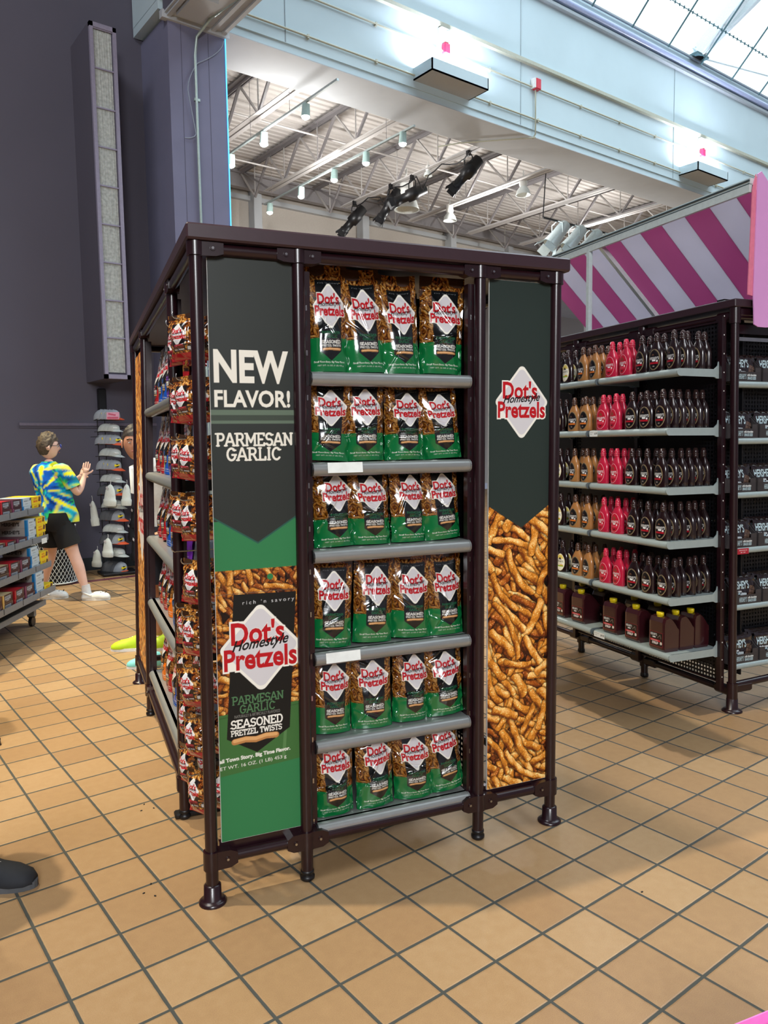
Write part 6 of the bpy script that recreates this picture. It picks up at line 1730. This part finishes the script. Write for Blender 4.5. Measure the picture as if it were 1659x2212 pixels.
TN2 = ['topmost', 'second', 'third', 'fourth', 'fifth', 'sixth', 'seventh', 'eighth', 'ninth', 'tenth', 'eleventh', 'twelfth', 'lowest']
for k, z in enumerate(TZ):
    kd = 'orange' if k % 2 == 0 else 'white'
    xs = [.075 - .012 * (k % 3 == 1), .025, -.025, -.075] if kd == 'orange' else [.07, .02, -.03]
    for j, a in enumerate(xs):
        kk2 = kd if j == 0 or kd == 'white' or k < 5 else 'dark'
        src = CK[kk2]; p = h_pt(a - .01, .0 + .012 * j, z - .028 + .002 * j)
        rot = (0, math.radians(rnd.uniform(4, 10)) - math.radians(3 * j), HR_ + math.radians(-12 + rnd.uniform(-6, 6)))
        if kk2 not in cu_: cu_.add(kk2); o = src; o.location = p; o.rotation_euler = rot
        else: o = dup(src, p, rot)
        o.scale = (1.05, 1.05, 1.1) if kd == 'orange' else (1, 1, .85)
        tag(o, '%s cap on the %s tier of the cap rack, %s in its stack' % ({'orange': 'grey orange-brimmed', 'white': 'off-white', 'dark': 'dark-backed'}[kk2], TN2[k], ['frontmost', 'second', 'third', 'last'][j]), 'cap', 'caps on the wire rack')
def beanie(a, b, z, s, lb, m=M_BEAN, dark=False):
    o = MB(); o.lathe([(.075, -.09), (.082, -.085), (.085, -.05), (.083, -.035), (.074, -.03), (.070, 0), (.058, .05), (.035, .085), (.012, .10), (.001, .102)], m, 24, sy=.5)
    o.tube([(0, 0, .10), (.005, 0, .125), (.0, 0, .14)], .004, M_EDGE, 6); o.box((-.02, -.037, .07), (.03, .004, .02), mat('hang_tag', 'd0cccc'), rot=(0, .5, 0))
    q = o.build('beanie'); q.location = h_pt(a, b, z); q.rotation_euler = (0, rnd.uniform(-.1, .1), HR_ + rnd.uniform(-.3, .3)); q.scale = s
    return tag(q, lb, 'beanie', 'knit beanies on the cap rack')
beanie(.045, -.14, .965, (1.0, 1, 1.35), 'white knit beanie hanging at the middle front of the cap rack')
beanie(.215, -.06, .96, (.72, 1, 1.35), 'white knit beanie hanging at the right, half hidden by the pretzel rack')
beanie(-.19, -.05, .74, (.62, 1, 1.6), 'narrow white knit beanie hanging at the left of the cap rack')
beanie(-.01, -.14, .335, (.85, 1, 1.2), 'lower white knit beanie hanging at the front of the cap rack')
beanie(-.17, -.08, .20, (.75, 1, 1.1), 'lowest white knit beanie hanging at the left of the cap rack')
for (a, z, s) in ((.26, .68, .9), (.255, .30, 1.1), (.22, .50, .8)):
    beanie(a, .05, z, (.6, 1, s * 1.5), 'black knit beanie hanging right of the caps, %s' % ('upper' if z > .6 else 'lowest' if z < .4 else 'middle'), mat('black_knit', '16161a', rough=.9))
m = MB(); m.box((0, 0, 0), (.15, .004, .085), mat('pink_card', 'e0a0b4', rough=.6)); m.box((0, -.003, -.025), (.13, .002, .022), mat('pink_card_dark', 'c8546e')); m.box((-.01, -.003, .015), (.09, .002, .018), MATS['pink_card_dark'], rot=(0, .2, 0)); o = m.build('sign_card'); o.location = h_pt(.115, -.12, 1.915); o.rotation_euler = (-.15, 0, HR_); tag(o, 'pink and white card sign clipped to the top of the cap rack', 'sign')

# ------------------------------------------------------------------ white diamond-mesh bin
BO = Vector((2.28, 9.17, 0)); RB = .235
bn = thing('waste_bin', 'white diamond-mesh waste bin behind the tie-dye person', 'waste bin', BO)
M_BINW = mat('white_mesh_steel', 'c9d0d0', rough=.4)
m = MB(); N_ = 34; rows = 17; H_ = .66
for sg in (1, -1):
    for k in range(N_):
        pts = []
        for j in range(rows + 1):
            a = 2 * PI * (k + sg * j * .5) / N_; pts.append((RB * math.cos(a), RB * math.sin(a), .03 + j * (H_ - .05) / rows))
        m.tube(pts, .0035, M_BINW, 4, caps=False)
m.build('wire_mesh', bn)
m = MB()
for z in (.025, H_): m.tube([(RB * math.cos(a), RB * math.sin(a), z) for a in [2 * PI * k / 32 for k in range(33)]], .009, M_BINW, 8, caps=False)
m.build('rim', bn)
m = MB(); m.lathe([(RB - .03, .02), (RB - .03, H_ - .03)], mat('black_bin_liner', '101012', rough=.8), 28); m.build('liner', bn)

# small debris on the tiles
for k, (x, y) in enumerate(((.86, 2.52), (.90, 2.56), (.885, 2.48), (1.07, 3.12), (1.10, 3.17), (1.12, 3.11), (2.2, 1.45))):
    m = MB(); m.lathe([(.001, 0), (.005, .001), (.004, .003), (.001, .004)], M_BLACK, 7, sy=.6); o = m.build('crumb'); o.location = (x, y, 0); o.rotation_euler = (0, 0, k)
    tag(o, 'tiny dark crumb on the tan tiles left of the pretzel rack' if k < 6 else 'tiny dark crumb on the tiles at the right front', 'crumb', 'dark crumbs on the tiles' if k < 6 else None)
# pink paper bag whose far rim enters the lower right corner of the picture
pb = thing('paper_bag', 'bright pink paper bag just entering the lower right picture corner', 'bag', (1.60, .6355, 0), RY)
M_PKB = mat('pink_paper', 'e878c0', rough=.6)
m = MB(); W_b, D_b, H_b = .26, .20, .30
for sx in (-1, 1): m.box((sx * W_b / 2, 0, H_b / 2), (.003, D_b, H_b), M_PKB)
for sy in (-1, 1): m.box((0, sy * D_b / 2, H_b / 2), (W_b, .003, H_b), M_PKB)
m.box((0, 0, .003), (W_b, D_b, .004), M_PKB); m.box((0, 0, H_b - .03), (W_b - .01, D_b - .01, .004), mat('pink_tissue', 'f0a0d4', rough=.8)); m.build('bag_body', pb)
m = MB(); m.tube([(-.06, -D_b / 2, H_b - .01), (-.05, -D_b / 2 - .03, H_b - .08), (.05, -D_b / 2 - .03, H_b - .08), (.06, -D_b / 2, H_b - .01)], .004, M_PKB, 6); m.build('handle', pb)
